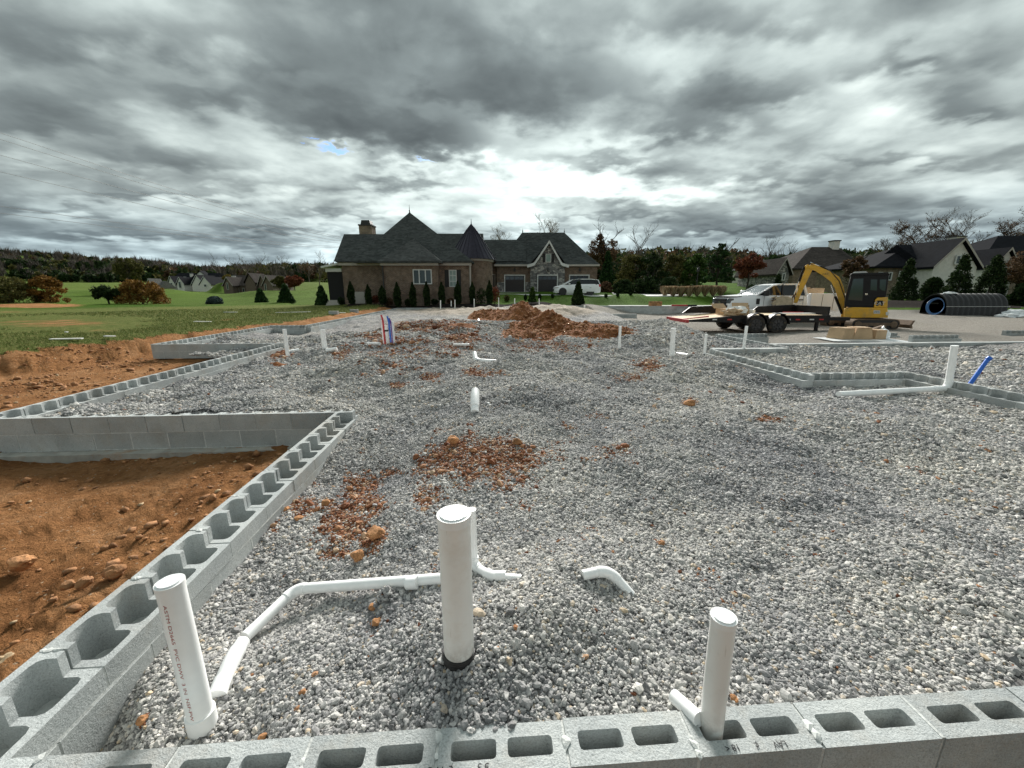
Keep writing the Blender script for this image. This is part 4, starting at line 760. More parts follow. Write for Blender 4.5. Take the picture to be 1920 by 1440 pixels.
# marker writing on the front wall (written from the far side, so it reads upside down)
def marker(txt,px,py,size,rz=180):
    p=atz(px,py,.0015); a,b=w2f(p.x,p.y); p=Vector((*f2w(a,.890),.0015)); o=link('marker_writing',text_mesh(txt,size,'marker','marker_writing',.0003)); o['kind']='stuff'; a,b=w2f(p.x,p.y); o.location=(p.x,p.y,.0022); o.rotation_euler=(0,0,YAW+R(rz)); return o
FW=[o for o in COL.objects if o.get('label','').startswith('front hollow')][0]
def mk(o,w_): 
    o.parent=w_; o.matrix_parent_inverse=Matrix.Identity(4); Mi=(Matrix.Translation(w_.location)@Matrix.Rotation(w_.rotation_euler.z,4,'Z')).inverted(); M=Matrix.Translation(o.location)@Matrix.Rotation(o.rotation_euler.z,4,'Z'); Q=Mi@M; o.location=Q.translation; o.rotation_euler=Q.to_euler()
for a in[('\u00a2 WC',826,1433,.032),("5'3",906,1425,.032),('LAV',1455,1384,.026),('\u00a2',1414,1388,.028),('18 <',1368,1392,.026)]: mk(marker(*a),FW)
def gh(x,y): return float(ground(np.array([float(x)]),np.array([float(y)]))[0])
X_=lambda px,Y,py=545: at(px,py,Y).x
Z_=lambda py,Y,px=960: at(px,py,Y).z
# ------------------------------------------------------------------ brick house
def hiproof(mb,x0,x1,y0,y1,z0,r0,r1,th=.18):
    # r0,r1 ridge points (x,y,z); closed solid with a thin eave edge
    b=[(x0,y0,z0),(x1,y0,z0),(x1,y1,z0),(x0,y1,z0)]; u=[(x0,y0,z0+th),(x1,y0,z0+th),(x1,y1,z0+th),(x0,y1,z0+th)]
    if r0==r1: mb.add(b+u+[r0],[(3,2,1,0),(0,1,5,4),(1,2,6,5),(2,3,7,6),(3,0,4,7),(4,5,8),(5,6,8),(6,7,8),(7,4,8)])
    else: mb.add(b+u+[r0,r1],[(3,2,1,0),(0,1,5,4),(1,2,6,5),(2,3,7,6),(3,0,4,7),(4,5,9,8),(5,6,9),(6,7,8,9),(7,4,8)])
    return mb
def window(parent,x0,x1,z0,z1,y,frame='trim_white',mull=0,cross=0,glass='window_glass',fw=.09,muntin=0):
    m_=MB(); m_.box(x0,x1,y-.07,y+.03,z0,z0+fw).box(x0,x1,y-.07,y+.03,z1-fw,z1).box(x0,x0+fw,y-.069,y+.03,z0+fw,z1-fw).box(x1-fw,x1,y-.069,y+.03,z0+fw,z1-fw)
    for i in range(1,mull+1): xm=x0+(x1-x0)*i/(mull+1); m_.box(xm-.05,xm+.05,y-.068,y+.03,z0+fw,z1-fw)
    for i in range(1,cross+1): zm=z0+(z1-z0)*i/(cross+1); m_.box(x0+fw,x1-fw,y-.066,y+.03,zm-.03,zm+.03)
    if muntin: xm=(x0+x1)/2; m_.box(xm-.02,xm+.02,y-.064,y+.03,z0+fw,z1-fw)
    w_=m_.build('window',frame,parent); MB().box(x0+fw,x1-fw,y-.03,y+.0,z0+fw,z1-fw).build('pane',glass,w_); return w_
def shutter(parent,x0,x1,z0,z1,y):
    m_=MB().box(x0,x1,y-.05,y-.003,z0,z1)
    for i in range(10): zz_=z0+.08+(z1-z0-.16)*i/10; m_.box(x0+.05,x1-.05,y-.065,y-.051,zz_,zz_+(z1-z0)/16)
    return m_.build('shutter','shutter',parent)
HS=thing('brick_house','large brown brick house with steep dark green shingle roofs, centre background','house',(0,0,0))
zg=-.3
Yb,Yc,Ya=38.6,39.6,40.2
ew=.45
# left, projecting and right walls of the near wing
MB().box(X_(645,Ya),X_(722,Ya),Ya,47,zg,Z_(495,Ya)).build('wall','brick',HS)
MB().box(X_(720,Yb),X_(822,Yb),Yb,46,zg,Z_(497,Yb)).build('wall','brick',HS)
MB().box(X_(821,Yc),X_(882,Yc),Yc+.01,46.5,zg,Z_(497,Yc)).build('wall','brick',HS)
for (a,b_,Yw,zt) in((640,724,Ya,494),(718,824,Yb,494),(822,885,Yc,494)):
    MB().box(X_(a,Yw),X_(b_,Yw),Yw-.28,Yw+.25,Z_(zt+4,Yw),Z_(zt-2,Yw)).build('fascia','trim_tan',HS)
    MB().tube([(X_(a,Yw)-.05,Yw-.36,Z_(zt-2.6,Yw)),(X_(b_,Yw)+.05,Yw-.36,Z_(zt-2.6,Yw))],.07,8).build('gutter','trim_dark',HS)
MB().box(X_(720,Yb)-.02,X_(822,Yb)+.02,Yb-.06,Yb+.02,Z_(552,Yb),Z_(550,Yb)).build('brick_ledge','brick',HS)
# roofs
z1=Z_(491,Ya); zr=Z_(439,45)
rf=MB(); x0,x1=X_(635,Ya),X_(760,Ya); xr0=X_(645,45,440)
rf.add([(x0,Ya-.5,z1),(x1,Ya-.5,z1),(x1,49.5,z1),(x0,49.5,z1),(xr0,45,zr),(x1,45,zr)],[(0,1,5,4),(1,2,5),(2,3,4,5),(3,0,4),(3,2,1,0)]); rf.build('roof','shingle_green',HS)
hiproof(MB(),X_(666,Yc-.4),X_(887,Yc-.4),Yc-.45,56,Z_(492.5,Yc-.45),(X_(768,47.5,400),47.5,Z_(398,47.5)),(X_(768,47.5,400),47.5,Z_(398,47.5))).build('roof','shingle_green',HS)
hiproof(MB(),X_(712,Yb-.45),X_(829,Yb-.45),Yb-.5,46,Z_(493,Yb-.5),(X_(775,42.6,448),42.6,Z_(448,42.6)),(X_(775,42.6,448),44.4,Z_(448,42.6))).build('roof','shingle_green',HS)
# low linking roofs behind
def ridgeroof(px0,px1,pyr,Yr,pye,Ye,m='shingle_green'):
    a,b_=X_(px0,Yr,440),X_(px1,Yr,440); zr_,ze=Z_(pyr,Yr),Z_(pye,Ye); MB().add([(a,Ye,ze),(b_,Ye,ze),(b_,Yr,zr_),(a,Yr,zr_),(b_,2*Yr-Ye,ze),(a,2*Yr-Ye,ze)],[(0,1,2,3),(3,2,4,5),(1,4,2),(0,3,5),(0,5,4,1)]).build('roof',m,HS)
ridgeroof(800,906,438,52,488,46.6); ridgeroof(890,985,449.5,56,490,51.5)
MB().box(X_(880,52.6),X_(935,52.6),52.6,58,0,Z_(488,52.6)).build('wall','brick',HS)
window(HS,X_(922,52.5),X_(929,52.5),Z_(540,52.5),Z_(514,52.5),52.55,'trim_tan')
# chimney
cxm=X_(684,46,420); w2=11.5/735*44.5
ch=MB().box(cxm-w2,cxm+w2,46,47.4,Z_(445,46),Z_(423,46)).build('chimney','brick_tan',HS)
MB().box(cxm-w2-.06,cxm+w2+.06,45.93,47.47,Z_(423,46),Z_(420.5,46)).build('chimney_cap','trim_dark',ch)
MB().prism([(cxm-w2*.8,Z_(420.5,46)),(cxm+w2*.8,Z_(420.5,46)),(cxm+w2*.62,Z_(412,46)),(cxm-w2*.62,Z_(412,46))],46.2,47.2).build('chimney_pot','iron_black',ch)
# finials
def finial(px,py0,py1,Y,r=.05): x=X_(px,Y,py0); MB().lathe([(r*2.2,Z_(py0+4,Y)),(r*1.2,Z_(py0,Y)),(r*.5,Z_(py0-2,Y)),(r*1.1,Z_(py0-4,Y)),(r*.4,Z_(py0-5,Y)),(.01,Z_(py1,Y))],8,(x,Y,0)).build('finial','iron_black',HS)
finial(768,399,384,47.5,.09); finial(980,437,428,57,.08); finial(1058,437,428,57,.08)
# turret
tx=X_(886,43.2); tr=37/735*42.6; 
MB().lathe([(tr,zg),(tr,Z_(489,42.6))],40,(tx,43.4,0)).build('turret_wall','brick',HS)
MB().lathe([(tr+.12,Z_(490.5,42.6)),(tr+.14,Z_(487,42.6))],40,(tx,43.4,0)).build('fascia','trim_tan',HS)
prof=[(44,488),(38,479),(31,468),(24,456),(16,443),(9,432),(3,424),(.6,421)]
k_=42.6/735; tr2=MB().lathe([(a*k_,Z_(b_,43.4)) for a,b_ in prof],40,(tx,43.4,0)).build('turret_roof','copper_dark',HS)
for i in range(26):
    a=2*math.pi*i/26; MB().tube([(tx+math.cos(a)*(p_*k_+.02),43.4+math.sin(a)*(p_*k_+.02),Z_(q_,43.4)+.01) for p_,q_ in prof],.035,4).build('seam','copper_dark',tr2)
MB().lathe([(.10,Z_(424,43.4)),(.05,Z_(420,43.4)),(.012,Z_(410,43.4))],8,(tx,43.4,0)).build('finial','iron_black',HS)
# windows of the near wing
window(HS,X_(776,Yb),X_(811,Yb),Z_(533,Yb),Z_(505,Yb),Yb,mull=2,glass='window_glass')
window(HS,X_(843,Yc),X_(857,Yc),Z_(538,Yc),Z_(506,Yc),Yc,cross=2,muntin=1,glass='curtain',fw=.07)
shutter(HS,X_(835,Yc),X_(842,Yc),Z_(538,Yc),Z_(506,Yc),Yc); shutter(HS,X_(858,Yc),X_(865,Yc),Z_(538,Yc),Z_(506,Yc),Yc)
MB().tube([(X_(882.5,Yc),Yc-.1,Z_(496,Yc)),(X_(882.5,Yc),Yc-.1,zg)],.07,8).build('downspout','trim_tan',HS); MB().tube([(X_(721,Yb),Yb-.12,Z_(497,Yb)),(X_(721,Yb),Yb-.12,zg)],.07,8).build('downspout','trim_dark',HS)
# porch
px0,px1=X_(614,40.5),X_(644,40.5); po=MB().box(px0+.1,px1,40.6,46,.1,Z_(510,40.5)).build('porch','screen_dark',HS)
MB().prism([(px0-.25,Z_(503,40.5)),(px1,Z_(496,40.5)),(px1,Z_(492.5,40.5)),(px0-.25,Z_(499.5,40.5))],40.1,46.5).build('porch_roof','trim_white',po)
MB().box(px0,px1-.02,40.5,40.62,Z_(509.5,40.5),Z_(503,40.5)).build('porch_beam','trim_white',po)
for i in range(4): MB().box(px0+.2,px1-.1,40.05-i*.28,40.33-i*.28,-.2,.55-i*.16).build('step','trim_tan',po)
MB().box(X_(665,39.7),X_(688,39.7),38.9,39.8,.25,Z_(547,39.4)).build('window_well','trim_tan',HS)
# garage wing
Yg=51.6; Ys=50.9
gx0,gx1=X_(932,Yg),X_(1118,Yg); zge=Z_(496.5,Yg)
MB().box(gx0,gx1,Yg,61,.6,zge).build('wall','brick',HS)
for a,b_ in((932,945),(985.5,994)): MB().box(X_(a,Yg),X_(b_,Yg),Yg-.08,Yg+.02,.6,Z_(529,Yg)).build('stone_base','field_stone',HS)
ye=Yg-.5; zr=Z_(436,57); hr=MB(); A0=(X_(926,ye),ye,zge); 
mid=[(X_(944,53),53.0,Z_(477,53)),(X_(1108,53),53.0,Z_(477,53))]
P6=[(X_(927,ye),ye,zge),(X_(1123,ye),ye,zge),(X_(1123,ye),62,zge),(X_(927,ye),62,zge)]
Q6=[(X_(946,53.2,480),53.2,Z_(478,53.2)),(X_(1103,53.2,480),53.2,Z_(478,53.2)),(X_(1103,53.2,480),60.5,Z_(478,53.2)),(X_(946,53.2,480),60.5,Z_(478,53.2))]
R6=[(X_(979,57,437),57,zr),(X_(1058,57,437),57,zr)]
hr.add(P6+Q6+R6,[(0,1,5,4),(1,2,6,5),(2,3,7,6),(3,0,4,7),(4,5,9,8),(5,6,9),(6,7,8,9),(7,4,8),(3,2,1,0)]); hr.build('roof','shingle_green',HS)
MB().box(X_(927,ye),X_(992,ye),ye-.05,Yg-.01,Z_(499,ye),zge+.02).build('fascia','trim_tan',HS); MB().box(X_(1063,ye),X_(1122,ye),ye-.05,Yg-.01,Z_(499,ye),zge+.02).build('fascia','trim_tan',HS)
sx0,sx1,sxa=X_(994,Ys),X_(1058,Ys),X_(1027.5,Ys); za=Z_(459,Ys)
MB().prism([(sx0,.6),(sx1,.6),(sx1,Z_(498,Ys)),(sxa,za),(sx0,Z_(498,Ys))],Ys,Yg+.3).build('stone_gable','field_stone',HS)
zf=Z_(498,Ys); dr=MB(); oh=.45
dr.add([(sx0-.3,Ys-.4,zf-.1),(sxa,Ys-.4,za+.35),(sx1+.3,Ys-.4,zf-.1),(sx0-.3,Yg+2.5,zf-.1),(sxa,57,za+.35),(sx1+.3,Yg+2.5,zf-.1)],[(0,3,4,1),(1,4,5,2)]); dr.build('gable_roof','shingle_green',HS)
for s_ in(-1,1):
    xe=sx0-.42 if s_<0 else sx1+.42; 
    pts=[(xe,zf-.28),(xe+(-s_)*.9,zf-.02),(sxa,za+.15),(sxa,za+.48),(xe+(-s_)*.85,zf+.32),(xe,zf+.05)]
    if s_>0: pts=pts[::-1]
    MB().prism(pts,Ys-.5,Ys-.32).build('rake_board','trim_white',HS)
window(HS,X_(1022,Ys),X_(1032,Ys),Z_(492,Ys),Z_(476,Ys),Ys,glass='curtain',fw=.06); shutter(HS,X_(1016.5,Ys),X_(1021.5,Ys),Z_(492,Ys),Z_(476,Ys),Ys); shutter(HS,X_(1032.5,Ys),X_(1037.5,Ys),Z_(492,Ys),Z_(476,Ys),Ys)
for a,b_,Yd in((945.5,984.5,Yg),(1007,1045.5,Ys),(1066,1104,Yg)):
    x0,x1=X_(a,Yd),X_(b_,Yd); zt,zb=Z_(515,Yd),Z_(547.5,Yd); d_=MB().box(x0+.12,x1-.12,Yd-.04,Yd+.02,zb,zt-.12).build('garage_door','door_dark',HS)
    m_=MB().box(x0,x0+.12,Yd-.07,Yd,zb,zt).box(x1-.12,x1,Yd-.07,Yd,zb,zt).box(x0+.12,x1-.12,Yd-.07,Yd,zt-.12,zt); m_.build('door_frame','trim_white',HS)
    for i in range(4):
        for j in range(4):
            xa=x0+.18+(x1-x0-.36)*j/4; xb=xa+(x1-x0-.36)/4-.08; z_=zb+.08+(zt-.2-zb)*i/4; MB().box(xa,xb,Yd-.06,Yd-.04,z_,z_+(zt-zb)/4-.14).build('door_panel','door_dark' if i<3 else 'auto_glass',d_)
    xm=(x0+x1)/2; l_=MB().box(xm-.1,xm+.1,Yd-.3,Yd-.08,Z_(509,Yd),Z_(503.5,Yd)).build('wall_lamp','iron_black',HS); MB().tube([(xm,Yd-.2,Z_(503.5,Yd)),(xm,Yd-.05,Z_(501.5,Yd))],.03,6).build('lamp_arm','iron_black',l_)
# concrete drive slab and kerb blocks in front of the house
p=[at(938,551,47),at(1290,553,45.5),at(1290,551,46.5),at(1120,548,52),at(938,547.2,51)]
sl_=MB(); top=[(X_(936,46.5),46.2,0),(X_(1140,44),43.6,0),(X_(1235,43.5),43.6,0),(X_(1300,45.5),45.5,0),(X_(1180,49),49.5,0),(X_(1122,51),52,0),(X_(936,51),52,0)]
top=[(x,y,max(gh(x,y)+.07,.9+(y-43.6)*.035)) for x,y,z in top]; n=len(top); sl_.add(top+[(x,y,z-1.0) for x,y,z in top],[tuple(range(n))]+[(i,i+n,(i+1)%n+n,(i+1)%n) for i in range(n)])
tag(sl_.build('driveway','concrete_drive'),kind='structure')
# ------------------------------------------------------------------ neighbour houses
def gable_house(name,label,px0,px1,pbase,peave,pridge,Y,depth,wallm,roofm,gables=(),chim=None,wins=(),hip=True,ridge=None,label2=None):
    t_=thing(name,label,'house'); x0,x1=X_(px0,Y),X_(px1,Y); zb=Z_(pbase,Y)-1.0; ze=Z_(peave,Y); zr_=Z_(pridge,Y+depth/2)
    MB().box(x0,x1,Y,Y+depth,zb,ze).build('wall',wallm,t_)
    o_=.5; ins=min((x1-x0)*.28,depth*.5) if hip else 0
    if ridge: ra,rb=X_(ridge[0],Y+depth/2,pridge),X_(ridge[1],Y+depth/2,pridge)
    else: ra,rb=x0+ins,x1-ins
    if hip: hiproof(MB(),x0-o_,x1+o_,Y-o_,Y+depth+o_,ze-.05,(ra,Y+depth/2,zr_),(rb,Y+depth/2,zr_)).build('roof',roofm,t_)
    else: MB().add([(x0-o_,Y-o_,ze-.1),(x1+o_,Y-o_,ze-.1),(x1+o_,Y+depth/2,zr_),(x0-o_,Y+depth/2,zr_),(x1+o_,Y+depth+o_,ze-.1),(x0-o_,Y+depth+o_,ze-.1)],[(0,1,2,3),(3,2,4,5),(1,4,2),(0,3,5),(0,5,4,1)]).build('roof',roofm,t_)
    for gp0,gp1,gpe,gpr,off,wm,trm in gables:
        Yg_=Y-off; a,b_=X_(gp0,Yg_),X_(gp1,Yg_); e_=Z_(gpe,Yg_); r_=Z_(gpr,Yg_); m_=(a+b_)/2
        gp=MB().prism([(a,zb),(b_,zb),(b_,e_),(m_,r_),(a,e_)],Yg_,Y+depth*.45).build('gable_wall',wm,t_)
        q=.35; MB().add([(a-q,Yg_-.35,e_-.2),(m_,Yg_-.35,r_+.12),(b_+q,Yg_-.35,e_-.2),(a-q,Y+depth*.5,e_-.2),(m_,Y+depth*.5,r_+.12),(b_+q,Y+depth*.5,e_-.2),(a-q,Yg_-.35,e_+.05),(m_,Yg_-.35,r_+.4),(b_+q,Yg_-.35,e_+.05),(a-q,Y+depth*.5,e_+.05),(m_,Y+depth*.5,r_+.4),(b_+q,Y+depth*.5,e_+.05)],[(6,7,10,9),(7,8,11,10),(3,4,1,0),(4,5,2,1),(0,6,9,3),(2,5,11,8)]).build('roof',roofm,t_)
        if trm: MB().add([(a-q,Yg_-.37,e_-.2),(m_,Yg_-.37,r_+.12),(b_+q,Yg_-.37,e_-.2),(a-q,Yg_-.37,e_+.06),(m_,Yg_-.37,r_+.42),(b_+q,Yg_-.37,e_+.06)],[(0,1,4,3),(1,2,5,4)]).build('rake_board',trm,t_)
    for wp0,wp1,wz0,wz1,off in wins: window(t_,X_(wp0,Y-off),X_(wp1,Y-off),Z_(wz1,Y-off),Z_(wz0,Y-off),Y-off-.02,'trim_white' if wallm!='house_brown' else 'trim_tan',fw=.12)
    if chim:
        a,b_,c0_,c1_,yo=chim; c_=MB().box(X_(a,Y+yo),X_(b_,Y+yo),Y+yo,Y+yo+1.2,Z_(c1_,Y+yo),Z_(c0_,Y+yo)).build('chimney','stucco',t_); MB().box(X_(a,Y+yo)-.1,X_(b_,Y+yo)+.1,Y+yo-.1,Y+yo+1.3,Z_(c0_,Y+yo),Z_(c0_-2,Y+yo)).build('chimney_cap','trim_dark',c_)
    return t_
gable_house('white_house','white house with several dark gabled roofs far across the left lawn',319,397,545,531,512,175,14,'stucco','shingle_dark',
  gables=[(318,330,533,519,3,'stucco','trim_white'),(334,347,533,521,5,'stucco','trim_white'),(362,384,534,517,6,'stucco','trim_white'),(376,397,534,520,8,'stucco','trim_white'),(368,394,520,509,-4,'stucco',None)],wins=[(337,342,528,540,5.1),(384,389,533,538,8.2),(322,326,530,541,3.1),(350,355,530,541,.1),(349,354,519,523,-2.0)],chim=(361,364,513,525,4),hip=False)
gable_house('brown_house','dark brown wooden house with porch and chimneys far across the left lawn',420,514,552,535,516,132,12,'house_brown','shingle_brown',
  gables=[(421,437,536,521,3,'house_brown','trim_tan'),(462,480,530,514,2,'house_brown',None),(486,500,536,517,4,'house_brown','trim_tan'),(494,512,536,519,6,'house_brown','trim_tan')],wins=[(426,430,530,543,3.1),(446,449,540,549,.1),(455,459,540,549,.1),(468,472,540,549,.1),(497,501,532,546,6.1)],chim=(438,442,517,529,2),hip=False)
gable_house('cream_outbuilding','small cream gable roofed building peeping behind the orange tree',277,296,548,540,527,150,8,'stucco','shingle_grey',gables=[(277,290,541,524,1,'stucco','trim_white')],hip=False)
gable_house('stone_house','wide house with grey hipped roof and tall chimney behind the excavator arm',1482,1606,548,505,463,64,14,'brick_tan','shingle_brown',ridge=(1522,1572),
  gables=[(1453,1475,514,488,4,'field_stone','trim_tan')],wins=[(1462,1468,512,526,4.1),(1500,1507,512,526,.1),(1530,1538,512,526,.1),(1560,1570,512,526,.1)],chim=(1548,1559,452,475,6))
gable_house('grey_house','low grey roofed house behind the red maple',1424,1462,520,504,486,92,12,'house_body','shingle_grey',wins=[(1427,1433,500,506,.1),(1440,1447,500,506,.1)])
gable_house('gabled_house','dark roofed house with a pale stucco gable facing the street at right',1632,1738,560,502,458,48,9,'brick_tan','shingle_dark',ridge=(1704,1712),
  wins=[(1640,1648,510,526,.1),(1658,1666,510,526,.1),(1678,1690,508,528,.1)],chim=(1770,1786,444,462,4),hip=True)
g_=gable_house('gable_wing','pale stucco gable wing at the right end of the dark roofed house',1740,1818,560,505,459,46,9,'stucco','shingle_dark',gables=[(1740,1820,501,453,1.0,'stucco','trim_tan')],wins=[(1776,1786,478,496,1.1)],hip=False)
gable_house('dark_house','dark hip roofed house at the right edge of the picture',1822,1990,560,498,442,54,14,'brick_tan','shingle_dark',ridge=(1872,1990),gables=[(1850,1890,500,470,2,'stucco','trim_tan')],wins=[(1830,1838,505,525,.1),(1862,1872,505,522,2.1)])
# ------------------------------------------------------------------ vegetation
def leafmesh(name,P_,S_,m,flat=.0,aspect=1.5):
    n=len(P_); d1=rng.normal(size=(n,3)); d1/=np.linalg.norm(d1,axis=1)[:,None]; d2=rng.normal(size=(n,3)); d2-=d1*(d1*d2).sum(1)[:,None]; d2/=np.linalg.norm(d2,axis=1)[:,None]
    if flat: d1[:,2]*=1-flat; d2[:,2]*=1-flat
    a=d1*S_[:,None]*aspect*.5; b=d2*S_[:,None]*.5; V_=np.stack([P_-a,P_+b*.9-a*.1,P_+a,P_-b*.9+a*.1],1); return npmesh(name,V_,np.arange(n*4).reshape(n,4),m)
def clumps(n,k,fn,cr,sq=.8):
    c_=np.array([fn() for _ in range(k)]); i_=rng.integers(0,k,n); d=rng.normal(size=(n,3)); d/=np.linalg.norm(d,axis=1)[:,None]; r=rng.random(n)**.45; return c_[i_]+d*r[:,None]*(cr*rng.uniform(.6,1.3,k))[i_][:,None]*np.array([1,1,sq])
def branchset(mb,base,height,rad,spread,rg,levels=3,nb=5,first=.3,lean=(0,0),up=.55):
    def rec(p,d,l,r,lev):
        pts=[p]; q=p; dd=d
        for i in range(3): dd=(dd+Vector((rg.uniform(-.12,.12)+lean[0]*.05,rg.uniform(-.12,.12),rg.uniform(-.02,.10)))).normalized(); q=q+dd*l/3; pts.append(q)
        mb.tube(pts,[r,r*.8,r*.6,r*.4],5 if lev==0 else 3,caps=False)
        if lev<levels:
            m_=nb if lev==0 else max(3,nb-lev)
            for k in range(m_+(3 if lev==0 else 0)):
                u=rg.uniform(first if lev==0 else .25,1.0); i=min(2,int(u*3)); bp=pts[i].lerp(pts[i+1],u*3-i); az=rg.uniform(0,6.283); s=spread*rg.uniform(.7,1.2)
                nd=(dd*up+Vector((math.cos(az)*s,math.sin(az)*s,rg.uniform(.05,.5)))+Vector((lean[0],lean[1],0))*.4).normalized(); rec(bp,nd,l*rg.uniform(.38,.6),max(r*.45,.016),lev+1)
    rec(Vector(base),Vector((lean[0]*.3,lean[1]*.3,1)).normalized(),height*.72,rad,0)
for T in TREES:
    kind,px,pb,pt,wpx,Y,lf,bk,name,label,cat,grp=T; B=at(px,pb,Y); z0=gh(B.x,B.y); h=at(px,pt,Y).z-z0; w_=wpx/735*Y*.5; dq=B.y*cp; w_=wpx/735*dq*.5
    t_=thing(name,label,cat,(B.x,B.y,z0-.05),0,grp); rg=random.Random(px*7+pb); far=min(1.6,max(.8,Y/50)); n=0
    if kind=='bare': mb=MB(); branchset(mb,(0,0,0),h*.95,h*.014+.03,.75,rg,4,7,.28); mb.build('trunk',bk,t_,smooth=False); continue
    mb=MB()
    if kind=='sparse':
        ln=(.7,0) if px>1850 else (0,0); branchset(mb,(0,0,0),h*.95,h*.016+.03,.9,rg,4,7,.25,lean=ln); mb.build('trunk',bk,t_,smooth=False)
        vs=np.array(mb.v); vs=vs[vs[:,2]>h*.42]; P_=vs[rng.integers(0,len(vs),4200)]+rng.normal(size=(4200,3))*.16; link('crown',leafmesh('crown',P_,rng.uniform(.07,.17,4200),lf),t_); continue
    if kind=='round':
        branchset(mb,(0,0,0),h*.95,h*.02+.05,.8,rg,3,5,.25)
        f_=lambda:(lambda d,r:(d[0]*r*w_*.8,d[1]*r*w_*.8,h*.60+d[2]*r*h*.33))((lambda q:q/np.linalg.norm(q))(rng.normal(size=3)),rng.random()**.4)
        P_=clumps(5200,44,f_,np.full(44,w_*.25)); s=.115*far
    elif kind=='bush':
        branchset(mb,(0,0,0),h*.7,h*.02+.05,.9,rg,2,4,.1)
        def f_():
            a=rng.uniform(0,6.283); u=rng.random()**.5; zz_=rng.random(); e=math.sqrt(max(0,1-zz_**2.2)); return (math.cos(a)*u*w_*.82*(e*.85+.15),math.sin(a)*u*w_*.82*(e*.85+.15),h*(.06+.80*zz_))
        P_=clumps(8000,80,f_,np.full(80,max(w_*.19,.3))); P_=P_[P_[:,2]>0]; s=.115*far
    elif kind=='cone':
        mb.tube([(0,0,0),(0,0,h*.9)],[h*.02+.03,.02],6)
        def f_():
            a=rng.uniform(0,6.283); zz_=rng.random()**1.25; q=(1-zz_)**.85*(.75+.4*rng.random()); return (math.cos(a)*q*w_*.8,math.sin(a)*q*w_*.8,h*(.05+.91*zz_))
        P_=clumps(8500,230,f_,np.full(230,max(w_*.22,.12)),.9); s=.10*far
        if h<2.5: s=.09
    elif kind=='pine':
        branchset(mb,(0,0,0),h,h*.018+.05,.7,rg,2,7,.15)
        def f_():
            a=rng.uniform(0,6.283); zz_=rng.random(); q=(1-zz_)**.65*(.45+.6*rng.random()); return (math.cos(a)*q*w_*.9,math.sin(a)*q*w_*.9,h*(.22+.74*zz_))
        P_=clumps(6500,80,f_,np.full(80,w_*.2),.45); s=.105*far
    mb.build('trunk',bk,t_,smooth=False); link('crown',leafmesh('crown',P_,rng.uniform(.6,1.4,len(P_))*s*1.25,lf),t_)
    if kind=='cone' or kind=='bush':   # twiggy inner mass
        pass
for px,pb,pt,wpx,lab in ARBOR:
    Y=37.2; B=at(px,pb,Y); z0=gh(B.x,B.y); h=at(px,pt,Y).z-z0; w_=wpx/735*Y*.5
    t_=thing('arborvitae','dark columnar evergreen '+lab,'shrub',(B.x,B.y,z0-.03),0,'columnar evergreens along the brick house'); MB().tube([(0,0,0),(0,0,h*.85)],[.06,.02],6).build('trunk','bark_dark',t_)
    n=2600; u=rng.random(n)**.9; prof_=np.sin(np.clip(.18+u*.82,0,1)*math.pi)**.55*np.where(u>.75,(1-u)/.25*.8+.2,1); a=rng.uniform(0,6.283,n); r=np.sqrt(rng.random(n))*w_*prof_*(1+.15*np.sin(a*3+u*9))
    link('crown',leafmesh('crown',np.stack([np.cos(a)*r,np.sin(a)*r,.06+u*h*.96],-1),rng.uniform(.07,.14,n),'leaf_dark'),t_)
# garden plants in the bed before the house
for i,(px,pb,pt,w_,lf,lab) in enumerate([(640,572,556,12,'leaf_dark','low dark shrub at the foot of the porch steps'),(704,566,553,14,'leaf_red','reddish shrub between columnar evergreens at the brick wall'),(730,568,557,14,'leaf_brown','brown shrub below the inner brick corner'),(765,570,560,12,'leaf_dark','dark low shrub left of the triple window'),(815,570,560,14,'leaf_dark','dark low shrub right of the triple window'),(845,570,559,14,'leaf_brown','brown low shrub under the shuttered window'),(903,568,540,22,'leaf_dark','dark climbing shrub on the round brick turret'),(928,566,534,18,'leaf_red','dark red shrub between turret and garage'),(950,562,553,12,'leaf_olive','small olive shrub at the garage corner'),(985,556,552,6,'leaf_dark','tiny dark shrub at the edge of the concrete drive, leftmost'),(1012,556,551,6,'leaf_dark','tiny dark shrub before the middle garage door'),(1036,556,551,6,'leaf_dark','tiny dark shrub left of the minivan front'),(1136,557,551,6,'leaf_dark','tiny dark shrub just right of the minivan'),(1158,557,552,6,'leaf_dark','tiny dark shrub in middle of the drive edge'),(1182,557,551,6,'leaf_dark','tiny dark shrub at the right end of the drive edge')]):
    Y=38.0 if px<960 and px!=950 else 42.8; B=at(px,pb,Y); z0=gh(B.x,B.y); h=max(.3,at(px,pt,Y).z-z0); w2=w_/735*Y*.5; n=500
    t_=thing('garden_shrub',lab,'shrub',(B.x,B.y,z0),0,'small shrubs before the brick house'); d=rng.normal(size=(n,3)); d/=np.linalg.norm(d,axis=1)[:,None]; r=rng.random(n)**.5
    link('crown',leafmesh('crown',np.stack([d[:,0]*r*w2,d[:,1]*r*w2,h*.5+d[:,2]*r*h*.5],-1),rng.uniform(.06,.14,n),lf),t_); MB().tube([(0,0,-.05),(0,0,h*.6)],[.03,.01],5).build('trunk','bark_dark',t_)
